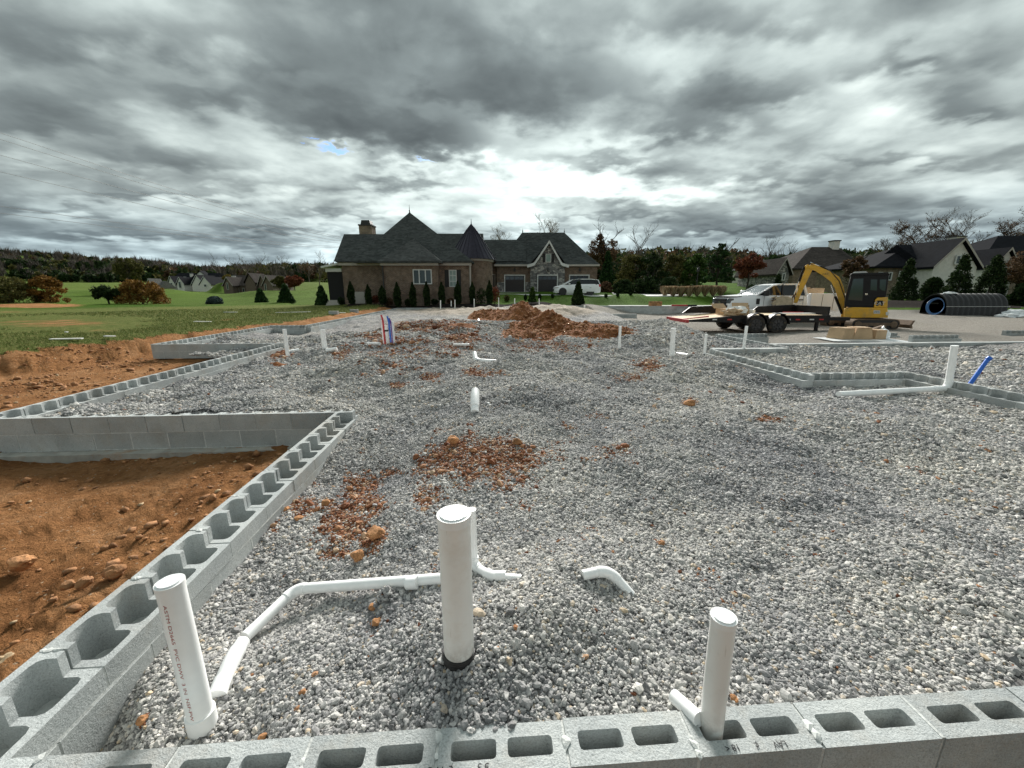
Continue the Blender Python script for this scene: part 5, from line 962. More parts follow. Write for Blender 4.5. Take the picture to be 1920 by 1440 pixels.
# ornamental grasses
for i,px in enumerate(range(1246,1352,15)):
    B=at(px,558,44.5); z0=gh(B.x,B.y); n=700; t_=thing('grass_clump',['leftmost feathery tan grass clump at the end of the drive','second feathery tan grass clump from the left end','third feathery tan grass clump from the left end','fourth tan grass clump, just left of the middle','fifth tan grass clump, just right of the middle','sixth tan grass clump, below the lamp post','seventh tan grass clump, second from the pine','rightmost tan grass clump in front of the pine trunk'][i],'ornamental grass',(B.x,B.y,z0),0,'tan ornamental grasses by the drive')
    a=rng.uniform(0,6.283,n); l=rng.uniform(.6,1.15,n); o_=rng.uniform(.1,.6,n); ba=np.stack([np.cos(a)*.12,np.sin(a)*.12,np.zeros(n)],-1); tp=np.stack([np.cos(a)*o_,np.sin(a)*o_,l],-1); wv_=np.stack([-np.sin(a)*.02,np.cos(a)*.02,np.zeros(n)],-1)
    link('blades',npmesh('blades',np.stack([ba-wv_,ba+wv_,tp+wv_*2,tp-wv_*2],1),np.arange(n*4).reshape(n,4),'straw'),t_); MB().lathe([(.16,0),(.12,.15),(.02,.3)],8).build('crown_base','bark_dark',t_)
# lamp post right of the dark trees
B=at(1305,548,48); z0=gh(B.x,B.y); t_=thing('lamp_post','slim black lamp post among the trees by the drive','lamp post',(B.x,B.y,z0)); MB().lathe([(.10,0),(.05,.2),(.04,2.6)],10).build('pole','iron_black',t_); MB().lathe([(.05,2.6),(.16,2.7),(.13,3.0),(.17,3.02),(.02,3.2)],10).build('lantern','iron_black',t_)
# far woods: one mass per stretch
def woods(name,label,rows,mats,n,seed):
    rg=np.random.default_rng(seed); Vs=[];Ms=[]
    for _ in range(n):
        px=rg.uniform(rows[0],rows[1]); u=(px-rows[0])/(rows[1]-rows[0]); Y=rg.uniform(rows[2],rows[3]); x=at(px,520,Y).x; zb=gh(x,Y); zt=at(px,np.interp(px,rows[4],rows[5])+abs(rg.normal(0,3)),Y).z; h=max(6,min(zt-zb,26))*rg.uniform(.55,1.0)
        w_=h*rg.uniform(.28,.45); k=int(rg.integers(0,len(mats))); nl=90; d=rg.normal(size=(nl,3)); d/=np.linalg.norm(d,axis=1)[:,None]; r=rg.random(nl)**.35
        P_=np.stack([x+d[:,0]*r*w_,Y+d[:,1]*r*w_,zb+h*.55+d[:,2]*r*h*.47],-1); s=rg.uniform(.35,.9,nl)*(Y/320)**.5*2.0
        d1=rg.normal(size=(nl,3)); d1/=np.linalg.norm(d1,axis=1)[:,None]; d2=rg.normal(size=(nl,3)); d2/=np.linalg.norm(d2,axis=1)[:,None]; a=d1*s[:,None]; b=d2*s[:,None]*.7
        if mats[k]=='wood_grey': d1=np.array([[0,0,1.]])+rg.normal(size=(nl,3))*.35; a=d1*s[:,None]*2.1; b=d2*s[:,None]*.16
        Vs.append(np.stack([P_-a,P_+b,P_+a,P_-b],1).reshape(-1,3)); Ms+= [k]*nl
    V_=np.concatenate(Vs); me=npmesh(name,V_,np.arange(len(V_)).reshape(-1,4),mats); me.polygons.foreach_set('material_index',np.array(Ms,dtype=np.int32)); return tag(link(name,me),label,'woods',kind='stuff')
MX=['leaf_dark','leaf_olive','leaf_brown','wood_grey','wood_grey','leaf_dark']
woods('far_woods','grey brown wooded hillside along the left horizon',(-120,320,300,520,[-120,0,60,150,220,300,320],[474,474,482,486,482,487,492]),['wood_grey','wood_grey','leaf_brown','leaf_dark','leaf_olive','wood_grey'],620,1)
woods('far_woods','dark lower treeline at the foot of the left hillside',(-60,330,230,290,[-60,330],[506,512]),['leaf_dark','leaf_olive','leaf_dark','wood_grey'],260,2)
woods('far_woods','bare wooded ridge between the white house and the brick house',(310,660,240,420,[310,400,450,520,580,660],[494,502,494,490,490,488]),['leaf_dark','wood_grey','leaf_brown','wood_grey','leaf_olive'],560,3)
woods('far_woods','brown woods behind the garage and drive',(1100,1400,130,240,[1100,1150,1200,1300,1400],[470,462,460,462,464]),['leaf_dark','leaf_olive','wood_grey','leaf_dark','leaf_brown'],260,4)
woods('far_woods','dark woods above the right hand roofs',(1380,1990,120,230,[1380,1450,1600,1750,1990],[468,472,462,462,450]),['leaf_dark','leaf_dark','wood_grey','leaf_olive','leaf_dark'],360,5)
woods('far_woods','strip of woods behind the brick house',(640,1110,200,320,[640,1110],[482,482]),['wood_grey','leaf_brown','leaf_dark'],160,6)
for px,pt,Y,lab in[(40,470,300,'leafless tree crown on the ridge at the far left edge'),(420,486,230,'bare tree standing on the ridge left of the brown house'),(447,487,210,'bare tree above the left end of brown house'),(470,488,220,'bare tree above the middle of brown house'),(494,483,200,'tall bare tree above the right end of brown house'),(515,486,210,'bare tree right of the brown house ridge'),(541,484,200,'bare tree above the round red maple'),(600,484,170,'bare tree next to the porch roof'),(582,487,210,'bare tree left of the porch, on the ridge'),(1370,462,140,'bare tree above the red maple'),(1190,440,150,'pale bare tree on the ridge right of the tall oak'),(1440,456,140,'bare tree behind the low grey house'),(1470,460,150,'bare tree left of the tall chimney')]:
    x=X_(px,Y); z0=gh(x,Y); h=max(6,at(px,pt,Y).z-z0); mb=MB(); branchset(mb,(0,0,0),h*1.12,h*.018,.75,random.Random(px),3,6,.3); t_=thing('bare_tree',lab,'tree',(x,Y,z0-.3),0,'bare trees on the far ridge'); mb.build('trunk','bark',t_,smooth=False)
# rough grass on the shelf
n=110000; r=np.exp(rng.uniform(math.log(9),math.log(38),n)); t_=rng.uniform(-1.02,-.18,n); x=r*np.sin(t_); y=r*np.cos(t_); a,b=w2f(x,y); bd=bank(x,y); z=ground(x,y); u,v=projpx(x,y,z)
dd=ell(u,v,[(110,606,170,14,.9),(60,573,110,7,.95),(330,578,60,4,.5),(180,620,60,7,.62)])+.5*fbm(x*.8,y*.8,4,33); k=(bd>-.05)&(dd<.42)&(a<-8.8); x,y,z,r=x[k],y[k],z[k],r[k]; n=len(x)
q=rng.normal(size=(n,2))*.035*(r/12)[:,None]; l=rng.uniform(.02,.07,n)*(.7+.3*r/12); wd=rng.normal(size=(n,2)); wd/=np.linalg.norm(wd,axis=1)[:,None]; wd*=(.0045*(r/8))[:,None]
V_=np.stack([np.stack([x-wd[:,0],y-wd[:,1],z-.01],-1),np.stack([x+wd[:,0],y+wd[:,1],z-.01],-1),np.stack([x+q[:,0],y+q[:,1],z+l],-1)],1)
tag(link('rough_grass',npmesh('rough_grass',V_,np.arange(n*3).reshape(n,3),'grass_blade')),'rough thin grass growing on the bank above the clay yard','grass',kind='stuff')
# ------------------------------------------------------------------ minivan
def side(pts): return pts
def wheel(parent,x,y,z,r,w_,rim='alloy',out=-1,spokes=5):
    M=Matrix.Translation((x,y,z))@Matrix.Rotation(R(90),4,'X'); wh=MB().lathe([(r*.60,-w_*.15),(r*.62,-w_/2),(r*.9,-w_/2),(r,-w_*.36),(r,w_*.36),(r*.9,w_/2),(r*.62,w_/2),(r*.60,w_*.15)],28,M=M).build('wheel','tyre',parent)
    zo=(w_*.40) if out<0 else -w_*.40
    MB().lathe([(r*.60,zo-.02*(1 if out<0 else -1)),(r*.62,zo+.0),(r*.52,zo+.005),(r*.50,zo-.03)],24,M=M).build('rim',rim,wh)
    hb=MB().lathe([(r*.14,zo-.03),(r*.12,zo+.03)],12,M=M)
    for i in range(spokes):
        a=2*math.pi*i/spokes; hb.box(-.035*r/.35,.035*r/.35,0,r*.58,zo-.02,zo+.012,M=M@Matrix.Rotation(a,4,'Z'))
    hb.build('hub',rim,wh); return wh
def vehicle_shell(mb,st):  # st: (x, zb, zt, hw_b, hw_t) stations; cross-section lofted along x, closed
    k=len(mb.v); m_=10
    for x,zb,zt,hb,ht in st:
        zm=zb+(zt-zb)*.55
        for y,z in((-hb*.94,zb),(-hb,zb+(zt-zb)*.18),(-hb,zm),(-ht,zt-(zt-zb)*.08),(-ht*.9,zt),(ht*.9,zt),(ht,zt-(zt-zb)*.08),(hb,zm),(hb,zb+(zt-zb)*.18),(hb*.94,zb)): mb.v.append((x,y,z))
    for i in range(len(st)-1):
        for j in range(m_): a=k+i*m_+j; b_=k+i*m_+(j+1)%m_; mb.f.append((a,a+m_,b_+m_,b_))
    mb.f.append(tuple(k+j for j in range(m_))); mb.f.append(tuple(k+(len(st)-1)*m_+j for j in range(m_-1,-1,-1))); return mb
B=at(1082,553.5,44.6); zv=max(gh(B.x,44.6),Z_(553.5,44.6))
van=thing('minivan','white minivan parked on the concrete drive before the garage','car',(B.x,45.4,zv)); hw=.98
vehicle_shell(MB(),[(-2.55,.30,.72,.70,.62),(-2.42,.22,.92,.88,.78),(-1.9,.20,1.02,.97,.86),(-1.35,.20,1.12,.99,.88),(-.9,.20,1.16,1.0,.90),(.5,.20,1.18,1.0,.91),(2.0,.20,1.18,1.0,.90),(2.45,.24,1.16,.95,.88),(2.56,.34,1.0,.88,.80)]).build('body','car_white',van)
gh_=MB(); k=[(-1.45,1.10,.88),(-.55,1.62,.72),(.1,1.72,.70),(1.5,1.73,.69),(2.25,1.64,.66),(2.50,1.08,.84)]
gh_.add([(x,-w_,z) for x,z,w_ in k]+[(x,w_,z) for x,z,w_ in k],[(0,1,2,3,4,5)[::-1],(6,7,8,9,10,11),(0,1,7,6),(1,2,8,7),(2,3,9,8),(3,4,10,9),(4,5,11,10)]); gh_.build('cabin_glass','auto_glass',van)
MB().add([(x,-w_-.005,z+.01) for x,z,w_ in k[1:5]]+[(x,w_+.005,z+.01) for x,z,w_ in k[1:5]]+[(x,-w_-.005,z-.06) for x,z,w_ in k[1:5]]+[(x,w_+.005,z-.06) for x,z,w_ in k[1:5]],[(0,1,5,4)[::-1],(1,2,6,5)[::-1],(2,3,7,6)[::-1],(0,8,9,1)[::-1],(1,9,10,2)[::-1],(2,10,11,3)[::-1],(4,5,13,12)[::-1],(5,6,14,13)[::-1],(6,7,15,14)[::-1]]).build('roof_panel','car_white',van)
for s_ in(-1,1):
    for x0,z0,w0,x1,z1,w1 in((-1.5,1.08,.90,-.56,1.63,.74),(.28,1.1,.915,.25,1.70,.715),(2.05,1.1,.90,2.0,1.66,.69),(2.50,1.08,.86,2.26,1.64,.68)): MB().tube([(x0,s_*w0,z0),(x1,s_*w1,z1)],.045,6).build('pillar','car_white' if x0 not in(.28,2.05) else 'black_plastic',van)
    MB().box(-1.02,-.82,s_*.98-.09,s_*.98+.09,1.12,1.27).build('mirror','car_white',van,bevel=.03)
    wheel(van,-1.62,s_*.86,.35,.35,.24,out=s_); wheel(van,1.42,s_*.86,.35,.35,.24,out=s_)
    for xw in(-1.62,1.42): MB().lathe([(.43,-.02),(.43,.02)],24,M=Matrix.Translation((xw,s_*.975,.36))@Matrix.Rotation(R(90),4,'X')).build('wheel_arch','black_plastic',van)
    MB().box(-2.44,-2.05,s_*.80-.08,s_*.80+.08,.72,.86).build('headlight','chrome',van,bevel=.02); MB().box(2.35,2.52,s_*.86-.07,s_*.86+.07,.85,1.15).build('tail_light','red_lamp',van,bevel=.02)
    for xx in(-.75,.30): MB().box(xx+.7,xx+.9,s_*1.0-.012,s_*1.0+.012,.93,.96).build('door_handle','car_white',van)
MB().box(-2.60,-2.50,-.5,.5,.42,.66).build('grille','black_plastic',van)
# ------------------------------------------------------------------ pickup
B=at(1462,606,21.6); zt_=gh(B.x,22.2)
pk_=thing('pickup_truck','white crew cab service pickup parked behind the flatbed trailer','truck',(B.x,22.4,zt_)); 
# local x: front is -x
vehicle_shell(MB(),[(-2.95,.55,1.25,.90,.84),(-2.86,.45,1.36,.99,.88),(-2.3,.45,1.43,1.01,.90),(-1.55,.45,1.49,1.02,.92),(-1.2,.45,1.50,1.02,.92),(.2,.45,1.47,1.02,.93),(1.15,.45,1.47,1.02,.93)]).build('body','car_white',pk_)
k=[(-1.45,1.45,.90),(-.62,1.98,.74),(-.2,2.05,.73),(.7,2.06,.73),(1.02,2.0,.73),(1.12,1.45,.90)]
gh_=MB(); gh_.add([(x,-w_,z) for x,z,w_ in k]+[(x,w_,z) for x,z,w_ in k],[(0,1,2,3,4,5)[::-1],(6,7,8,9,10,11),(1,2,8,7),(2,3,9,8),(3,4,10,9),(4,5,11,10)]); gh_.build('cabin_glass','auto_glass',pk_)
MB().add([(-1.46,-.87,1.47),(-1.46,.87,1.47),(-.63,.71,1.97),(-.63,-.71,1.97),(-1.44,-.87,1.45),(-1.44,.87,1.45),(-.60,.71,1.95),(-.60,-.71,1.95)],[(0,3,2,1),(4,5,6,7),(0,1,5,4),(3,7,6,2)]).build('windscreen','windscreen',pk_)
rp=k[1:5]; MB().add([(x,-w_-.01,z+.012) for x,z,w_ in rp]+[(x,w_+.01,z+.012) for x,z,w_ in rp]+[(x,-w_-.02,z-.07) for x,z,w_ in rp]+[(x,w_+.02,z-.07) for x,z,w_ in rp],[(0,1,5,4)[::-1],(1,2,6,5)[::-1],(2,3,7,6)[::-1],(0,8,9,1)[::-1],(1,9,10,2)[::-1],(2,10,11,3)[::-1],(4,5,13,12)[::-1],(5,6,14,13)[::-1],(6,7,15,14)[::-1],(0,4,12,8)]).build('roof_panel','car_white',pk_)
for s_ in(-1,1):
    for x0,z0,w0,x1,z1,w1,mm,q in((-1.52,1.46,.93,-.60,1.99,.76,'car_white',.045),(-.18,1.48,.935,-.12,2.02,.755,'black_plastic',.035),(.62,1.48,.935,.60,2.02,.755,'car_white',.05),(1.12,1.46,.92,1.02,2.0,.75,'car_white',.07)): MB().tube([(x0,s_*w0,z0),(x1,s_*w1,z1)],q,6).build('pillar',mm,pk_)
    MB().box(-1.25,-1.05,s_*1.10-.12,s_*1.10+.12,1.42,1.72).build('mirror','black_plastic' if s_<0 else 'car_white',pk_,bevel=.03)
    wheel(pk_,-2.05,s_*.86,.41,.41,.27,out=s_); wheel(pk_,2.05,s_*.86,.41,.41,.27,out=s_)
    MB().lathe([(.50,-.03),(.50,.03)],26,M=Matrix.Translation((-2.05,s_*.985,.46))@Matrix.Rotation(R(90),4,'X')).build('wheel_arch','black_plastic',pk_)
    MB().box(-2.97,-2.72,s_*.76-.16,s_*.76+.16,1.02,1.28).build('headlight','windscreen',pk_,bevel=.03)
    for xd in(-.10,1.0): MB().box(xd-.32,xd-.1,s_*1.025-.02,s_*1.025+.02,1.20,1.25).build('door_handle','black_plastic',pk_)
    for xd in(-1.18,-.16,.92): MB().box(xd-.006,xd+.006,s_*1.018-.006,s_*1.018+.006,.6,1.42).build('door_seam','black_plastic',pk_)
    MB().box(-1.58,-1.40,s_*1.018-.01,s_*1.018+.01,.98,1.28).build('fender_vent','black_plastic',pk_)
    MB().box(1.30,3.1,s_*1.02-.22 if s_>0 else -1.05,s_*1.02+.03 if s_>0 else -.80,.62,1.55).build('utility_box','car_white',pk_,bevel=.02)
    for xd in(1.9,2.5): MB().box(xd-.006,xd+.006,s_*1.056-.006,s_*1.056+.006,.7,1.5).build('box_seam','black_plastic',pk_)
MB().box(1.2,3.1,-.8,.8,.75,.95).build('bed','car_white',pk_)
gr=MB().box(-2.99,-2.93,-.62,.62,.80,1.26).build('grille','black_plastic',pk_); 
for i in range(3): MB().box(-3.01,-2.985,-.6,.6,.88+i*.14,.92+i*.14).build('grille_bar','black_paint',gr)
M_=Matrix.Translation((-3.015,0,1.06))@Matrix.Rotation(R(90),4,'Y'); MB().lathe([(.13,-.01),(.13,.01)],20,M=M_@Matrix.Diagonal((.6,1.2,1,1))).build('badge','chrome',gr)
MB().box(-3.08,-2.86,-.98,.98,.48,.72).build('bumper','car_white',pk_,bevel=.04); MB().box(-2.98,-2.3,-.88,.88,1.36,1.40).build('hood_deflector','black_plastic',pk_)
q_=at(1530,560,22.6)
for i,(dx,dz,w_,h_) in enumerate([(0,0,.5,.34),(.42,0,.42,.28),(.78,.0,.36,.30)]):
    o=MB().box(-w_/2,w_/2,-.22,.22,0,h_).build('tool_box','cardboard',bevel=.01); o.location=(B.x+1.45+dx*1.1,22.3,zt_+1.0+.53); tag(o,['brown carton riding behind the pickup cab, left one','brown carton riding behind the pickup cab, middle one','brown carton riding behind the pickup cab, right one'][i],'carton',group='cartons on the pickup')
# ------------------------------------------------------------------ flatbed trailer
yn,yf=16.3,18.4; TP=lambda px,py,Y=yn:at(px,py,Y); zg_=gh(TP(1430,600).x,17)
xL,xD,xW1,xW2,xR=TP(1292,600).x,TP(1392,596).x,TP(1410,600).x,TP(1452,600).x,TP(1556,600).x; zd=Z_(591,yn,1450)
tr_=thing('flatbed_trailer','black tandem axle flatbed trailer with sloping plank tail','trailer',((xL+xR)/2,17.3,zg_)); O=Vector(tr_.location)
def L(x,y,z): return (x-O.x,y-O.y,z-O.z)
def lbox(mb,x0,x1,y0,y1,z0,z1): a=L(x0,y0,z0); b_=L(x1,y1,z1); return mb.box(a[0],b_[0],a[1],b_[1],a[2],b_[2])
for y0 in(yn,yf-.1): lbox(MB(),xD,xR,y0,y0+.1,zd-.30,zd).build('side_rail','trailer_black',tr_)
lbox(MB(),xR-.1,xR,yn+.1,yf-.1,zd-.30,zd+.0).build('front_rail','trailer_black',tr_)
for i in range(9):
    y0=yn+.11+i*(yf-yn-.22)/9; lbox(MB(),xD+.02,xR-.11,y0,y0+(yf-yn-.22)/9-.012,zd-.06,zd-.01).build('plank','plank',tr_)
zt0=Z_(599,yn,1290)-.02
for i in range(9):
    y0=yn+.11+i*(yf-yn-.22)/9; y1=y0+(yf-yn-.22)/9-.012; MB().add([L(xL,y0,zt0),L(xD,y0,zd-.01),L(xD,y1,zd-.01),L(xL,y1,zt0),L(xL,y0,zt0-.05),L(xD,y0,zd-.06),L(xD,y1,zd-.06),L(xL,y1,zt0-.05)],[(0,1,2,3),(7,6,5,4),(0,4,5,1),(3,2,6,7),(0,3,7,4)]).build('plank','plank',tr_)
for y0 in(yn,yf-.1): MB().add([L(xL,y0,zt0),L(xD,y0,zd),L(xD,y0+.1,zd),L(xL,y0+.1,zt0),L(xL,y0,zt0-.08),L(xD,y0,zd-.30),L(xD,y0+.1,zd-.30),L(xL,y0+.1,zt0-.08)],[(0,1,2,3),(7,6,5,4),(0,4,5,1),(3,2,6,7),(0,3,7,4),(1,5,6,2)]).build('side_rail','trailer_black',tr_)
lbox(MB(),xL-.12,xL,yn,yf,zt0-.12,zt0+.01).build('tail_bar','red_paint',tr_)
# raised side boards along the far edge and front
for a,b_,h_ in((xL+.6,xD+.5,.34),(xR-2.1,xR,.36)):
    MB().add([L(a,yf,zd-.02),L(b_,yf,zd-.02),L(b_-.05,yf,zd+h_),L(a+.35,yf,zd+h_-.08),L(a,yf+.06,zd-.02),L(b_,yf+.06,zd-.02),L(b_-.05,yf+.06,zd+h_),L(a+.35,yf+.06,zd+h_-.08)],[(0,1,2,3),(7,6,5,4),(3,2,6,7),(0,3,7,4),(1,5,6,2),(0,4,5,1)]).build('side_board','trailer_black',tr_)
lbox(MB(),xR-.05,xR+.02,yn+.1,yf,zd+.0,zd+.34).build('front_board','trailer_black',tr_)
wr_=.37
for xw in(TP(1412,610).x,TP(1452,610).x):
    wheel(tr_,xw-O.x,yn-.12-O.y,wr_,wr_,.24,rim='trailer_rim',out=-1,spokes=8); wheel(tr_,xw-O.x,yf+.12-O.y,wr_,wr_,.24,rim='black_paint',out=1,spokes=8)
    pts=[]; 
    for i in range(9): a=math.pi*(1-i/8); pts.append((xw-O.x+math.cos(a)*.46,wr_+.03+math.sin(a)*.44))
    inner=[(xw-O.x+math.cos(math.pi*i/8)*.42,wr_+.03+math.sin(math.pi*i/8)*.40) for i in range(9)]
    for yy in(yn-.26,yf+.0): MB().prism((pts+inner)[::-1],yy-O.y,yy+.26-O.y).build('fender','trailer_black',tr_)
for xx in(TP(1536,600).x,): MB().box(xx-O.x-.05,xx-O.x+.05,yn+.05-O.y,yn+.15-O.y,.10,zd-.28-O.z).build('jack_leg','trailer_black',tr_); MB().box(xx-O.x-.1,xx-O.x+.1,yn+.0-O.y,yn+.2-O.y,.04,.10).build('jack_foot','trailer_black',tr_)
for i,px in enumerate([1340,1368,1478,1496,1522,1540]): xx=TP(px,600).x; MB().box(xx-O.x-.09,xx-O.x+.09,yn-.006-O.y,yn-.001-O.y,zd-.2-O.z,zd-.15-O.z).build('reflector','red_lamp' if i%2 else 'trim_white',tr_)
lbox(MB(),xR,xR+1.6,17.2,17.4,zd-.28,zd-.14).build('drawbar','trailer_black',tr_)
# load on the trailer: plank, red bar, papers and cartons
def rumple(name,label,cat,c,r,m,seed,sq=.6,jag=.5,box=False,group=None):
    bm=bmesh.new(); bmesh.ops.create_icosphere(bm,subdivisions=3,radius=1); from mathutils import noise as mn
    o1=Vector((seed*3.1,seed*1.7,seed))
    for v in bm.verts: q=v.co.copy(); v.co=q*(1+jag*mn.cell(q*1.9+o1)*.4+jag*mn.noise(q*2.2+o1)); v.co=Vector((v.co.x*r[0],v.co.y*r[1],max(v.co.z,-.35)*r[2]))
    me=bpy.data.meshes.new(name); bm.to_mesh(me); bm.free(); me.materials.append(MT[m]); o=link(name,me); o.location=c; return tag(o,label,cat,group)
def carton(label,c,w_,d_,h_,rz,lid=0,m='cardboard',name='cardboard_box',tent=False,group=None):
    t_=thing(name,label,'carton',c,rz,group); 
    if tent:
        MB().prism([(-w_/2,0),(w_/2,0),(w_*.36,h_),(-w_*.36,h_)],-d_/2,d_/2).build('body',m,t_)
    else: MB().box(-w_/2,w_/2,-d_/2,d_/2,0,h_).build('body',m,t_)
    MB().box(-w_*.30,w_*.30,-d_*.52,d_*.1,h_+.002,h_+.012,M=Matrix.Rotation(.03,4,'X')).build('flap',m,t_)
    if lid: MB().box(-w_/2-.1,w_/2+.04,-.02,.0,0,.3,M=Matrix.Translation((0,d_/2,h_))@Matrix.Rotation(-.9,4,'X')).build('flap',m,t_)
    return t_
zc=zd
carton('crushed tan carton on the trailer deck, left of the crumpled paper',(TP(1388,585).x,17.5,zc-.02),.55,.45,.24,.3,1,group='debris on the trailer')
rumple('paper_bag','crumpled white paper sheet lying on the trailer cartons','paper bag',(TP(1396,583).x,16.95,zc+.13),(.42,.3,.22),'paper_white',3,group='debris on the trailer')
carton('open tan carton right of the crumpled paper on the trailer',(TP(1414,584).x,17.2,zc),.5,.4,.26,-.35,1,group='debris on the trailer')
rumple('paper_bag','tan paper sack slumped under the white paper on the trailer','paper bag',(TP(1384,592).x,16.75,zc+.05),(.4,.3,.2),'cardboard',5,group='debris on the trailer')
carton('small white foam piece standing right of the trailer cartons',(TP(1428,584).x,17.0,zc),.25,.2,.18,.6,0,'paper_white','foam_piece',group='debris on the trailer')
o=MB().box(-.55,.55,-.04,.04,0,.05).build('red_bar','red_paint'); o.location=(TP(1305,596,16.8).x,16.8,Z_(597,16.8,1305)+.0); o.rotation_euler=(0,-.10,.1); tag(o,'red painted bar lying on the tail of the trailer','steel bar')
o=MB().box(-1.1,1.1,-.15,.15,0,.04).build('board','paper_white'); o.location=(TP(1500,585,17.2).x,17.2,zd+.002); tag(o,'pale board lying flat on the front of trailer deck','board')
o=MB().box(-.8,.8,-.03,.03,0,.06).build('red_bar','red_paint'); o.location=(TP(1505,583,17.7).x,17.8,zd+.002); tag(o,'thin red bar lying beside the pale board on the trailer','steel bar')
# ------------------------------------------------------------------ excavator
EX=at(1622,611,18.7); ze_=gh(EX.x,18.7)
ex=thing('excavator','yellow compact excavator with black cab and raised curved boom','excavator',(EX.x,18.7,ze_)); OE=Vector(ex.location); th_=R(38)
fw=Vector((-math.cos(th_),math.sin(th_),0)); lf_=Vector((-math.sin(th_),-math.cos(th_),0))  # forward, left (towards camera)
Mup=Matrix(((fw.x,lf_.x,0,0),(fw.y,lf_.y,0,0),(0,0,1,0),(0,0,0,1)))    # local (s,l,z) -> thing space (mirrored handedness is fine for closed shapes: faces double sided)
def trk(y0,y1):
    x0,x1=TP(1592,610,17.9).x-OE.x,TP(1680,610,17.9).x-OE.x; r=.21; pts=[]
    for i in range(9): a=math.pi/2+math.pi*i/8; pts.append((x0+r+math.cos(a)*r,r+.01+math.sin(a)*r))
    for i in range(9): a=-math.pi/2+math.pi*i/8; pts.append((x1-r+math.cos(a)*r,r+.01+math.sin(a)*r))
    tk=MB().prism(pts,y0+.015,y1-.015).build('track','black_rubber',ex)
    # shoes
    per=[]; n=len(pts)
    for i in range(n):
        a=Vector((pts[i][0],0,pts[i][1])); b_=Vector((pts[(i+1)%n][0],0,pts[(i+1)%n][1])); m_=max(1,int((b_-a).length/.12))
        for j in range(m_): per.append((a.lerp(b_,(j+.5)/m_),(b_-a).normalized()))
    for p,d in per:
        nn=Vector((d.z,0,-d.x)); Ms=Matrix(((d.x,0,nn.x,p.x),(0,1,0,0),(d.z,0,nn.z,p.z),(0,0,0,1))); MB().box(-.045,.045,y0,y1,-.01,.028,M=Ms).build('track_shoe','mud_steel',tk)
    for i in range(5):
        xr=x0+r+.05+(x1-x0-2*r-.1)*i/4; rr_=.075 if 0<i<4 else .15; zz_=.12 if 0<i<4 else r+.01
        MB().lathe([(rr_,-.02),(rr_,.03),(rr_*.4,.05)],14,M=Matrix.Translation((xr,y0-.0,zz_))@Matrix.Rotation(R(90),4,'X')).build('roller','mud_steel',tk)
    MB().box(x0+r,x1-r,y0-.01,y0+.05,.17,.30).build('track_frame','mud_steel',tk)
trk(17.75-18.7,18.13-18.7); trk(19.25-18.7,19.63-18.7)
MB().box(-.55,.55,-.6,.6,.22,.46).build('undercarriage','mud_steel',ex); MB().lathe([(.42,.44),(.42,.56)],24).build('slew_ring','black_paint',ex)
xb=TP(1690,610,18.2).x-OE.x; bl=MB(); prb=[(xb-.02,.06),(xb+.10,.04),(xb+.04,.2),(xb+.14,.40),(xb+.06,.40),(xb-.06,.2)]; bl.prism(prb,-.95,.95).build('dozer_blade','mud_steel',ex)
for yy in(-.35,.35): MB().box(.5,xb,yy-.05,yy+.05,.14,.24).build('blade_arm','mud_steel',ex)
# upper structure, defined from (px,py) in the vertical plane through the near side
Pn=OE+lf_*.80
def up(px,py,side_=.80): s,z=onplane(px,py,OE+lf_*side_,(fw.x,fw.y)); return (s,z-OE.z)
def uprism(name,m,pts,l0,l1,parent=ex,ref=.8,bevel=0,absolute=False):
    q=[up(a,b_,ref) for a,b_ in pts] if not absolute else pts
    n=len(q); vs=[Mup@Vector((s,l,z)) for l in(l0,l1) for s,z in q]; 
    return MB().add(vs,[tuple(range(n)),tuple(range(2*n-1,n-1,-1))]+[((i+1)%n,i,i+n,(i+1)%n+n) for i in range(n)]).build(name,m,parent,bevel=bevel)
uprism('house_frame','cat_yellow',[(1583,596),(1583,579),(1600,576),(1641,577),(1664,577),(1665,596)],-.78,.80,bevel=.02)
uprism('engine_cover','cat_yellow',[(1638,577),(1641,561),(1646,558),(1665,557),(1664,577)],-.78,.80,bevel=.03)
cabp=[(1584,576),(1585,560),(1596,516.5),(1602,514.5),(1664,513.5),(1667,516),(1661,557),(1645,557.5),(1639,561),(1637,576)]
cab=uprism('cab','black_paint',cabp,-.10,.795,bevel=.02)
uprism('cab_roof','black_paint',[(1594,517),(1596,512.5),(1665,510.5),(1669,516)],-.14,.83,cab,bevel=.02); uprism('roof_hatch','trim_white',[(1598,512.4),(1602,509.5),(1624,508.6),(1628,511)],.1,.7,cab,bevel=.01)
gq='window_glass'
uprism('cab_window',gq,[(1590,562),(1600,523),(1619,522),(1617,564)],.796,.803,cab); uprism('cab_window',gq,[(1632,544),(1633,524),(1645,524),(1644,545)],.796,.803,cab); uprism('cab_window',gq,[(1649,540),(1650,524),(1662,524),(1660,545),(1654,545)],.796,.803,cab)
q0_=up(1586,560); q1_=up(1597,518); vs=[Mup@Vector(p) for p in((q0_[0]+.006,.0,q0_[1]),(q0_[0]+.006,.70,q0_[1]),(q1_[0]+.006,.70,q1_[1]),(q1_[0]+.006,.0,q1_[1]))]; MB().add(vs,[(0,1,2,3)]).build('cab_window',gq,cab)
uprism('door_handle','chrome',[(1622,553),(1622,550),(1627,550),(1627,553)],.80,.82,cab); uprism('work_lamp','trim_white',[(1661,600-9),(1661,585),(1666,585),(1666,591)],.75,.83)
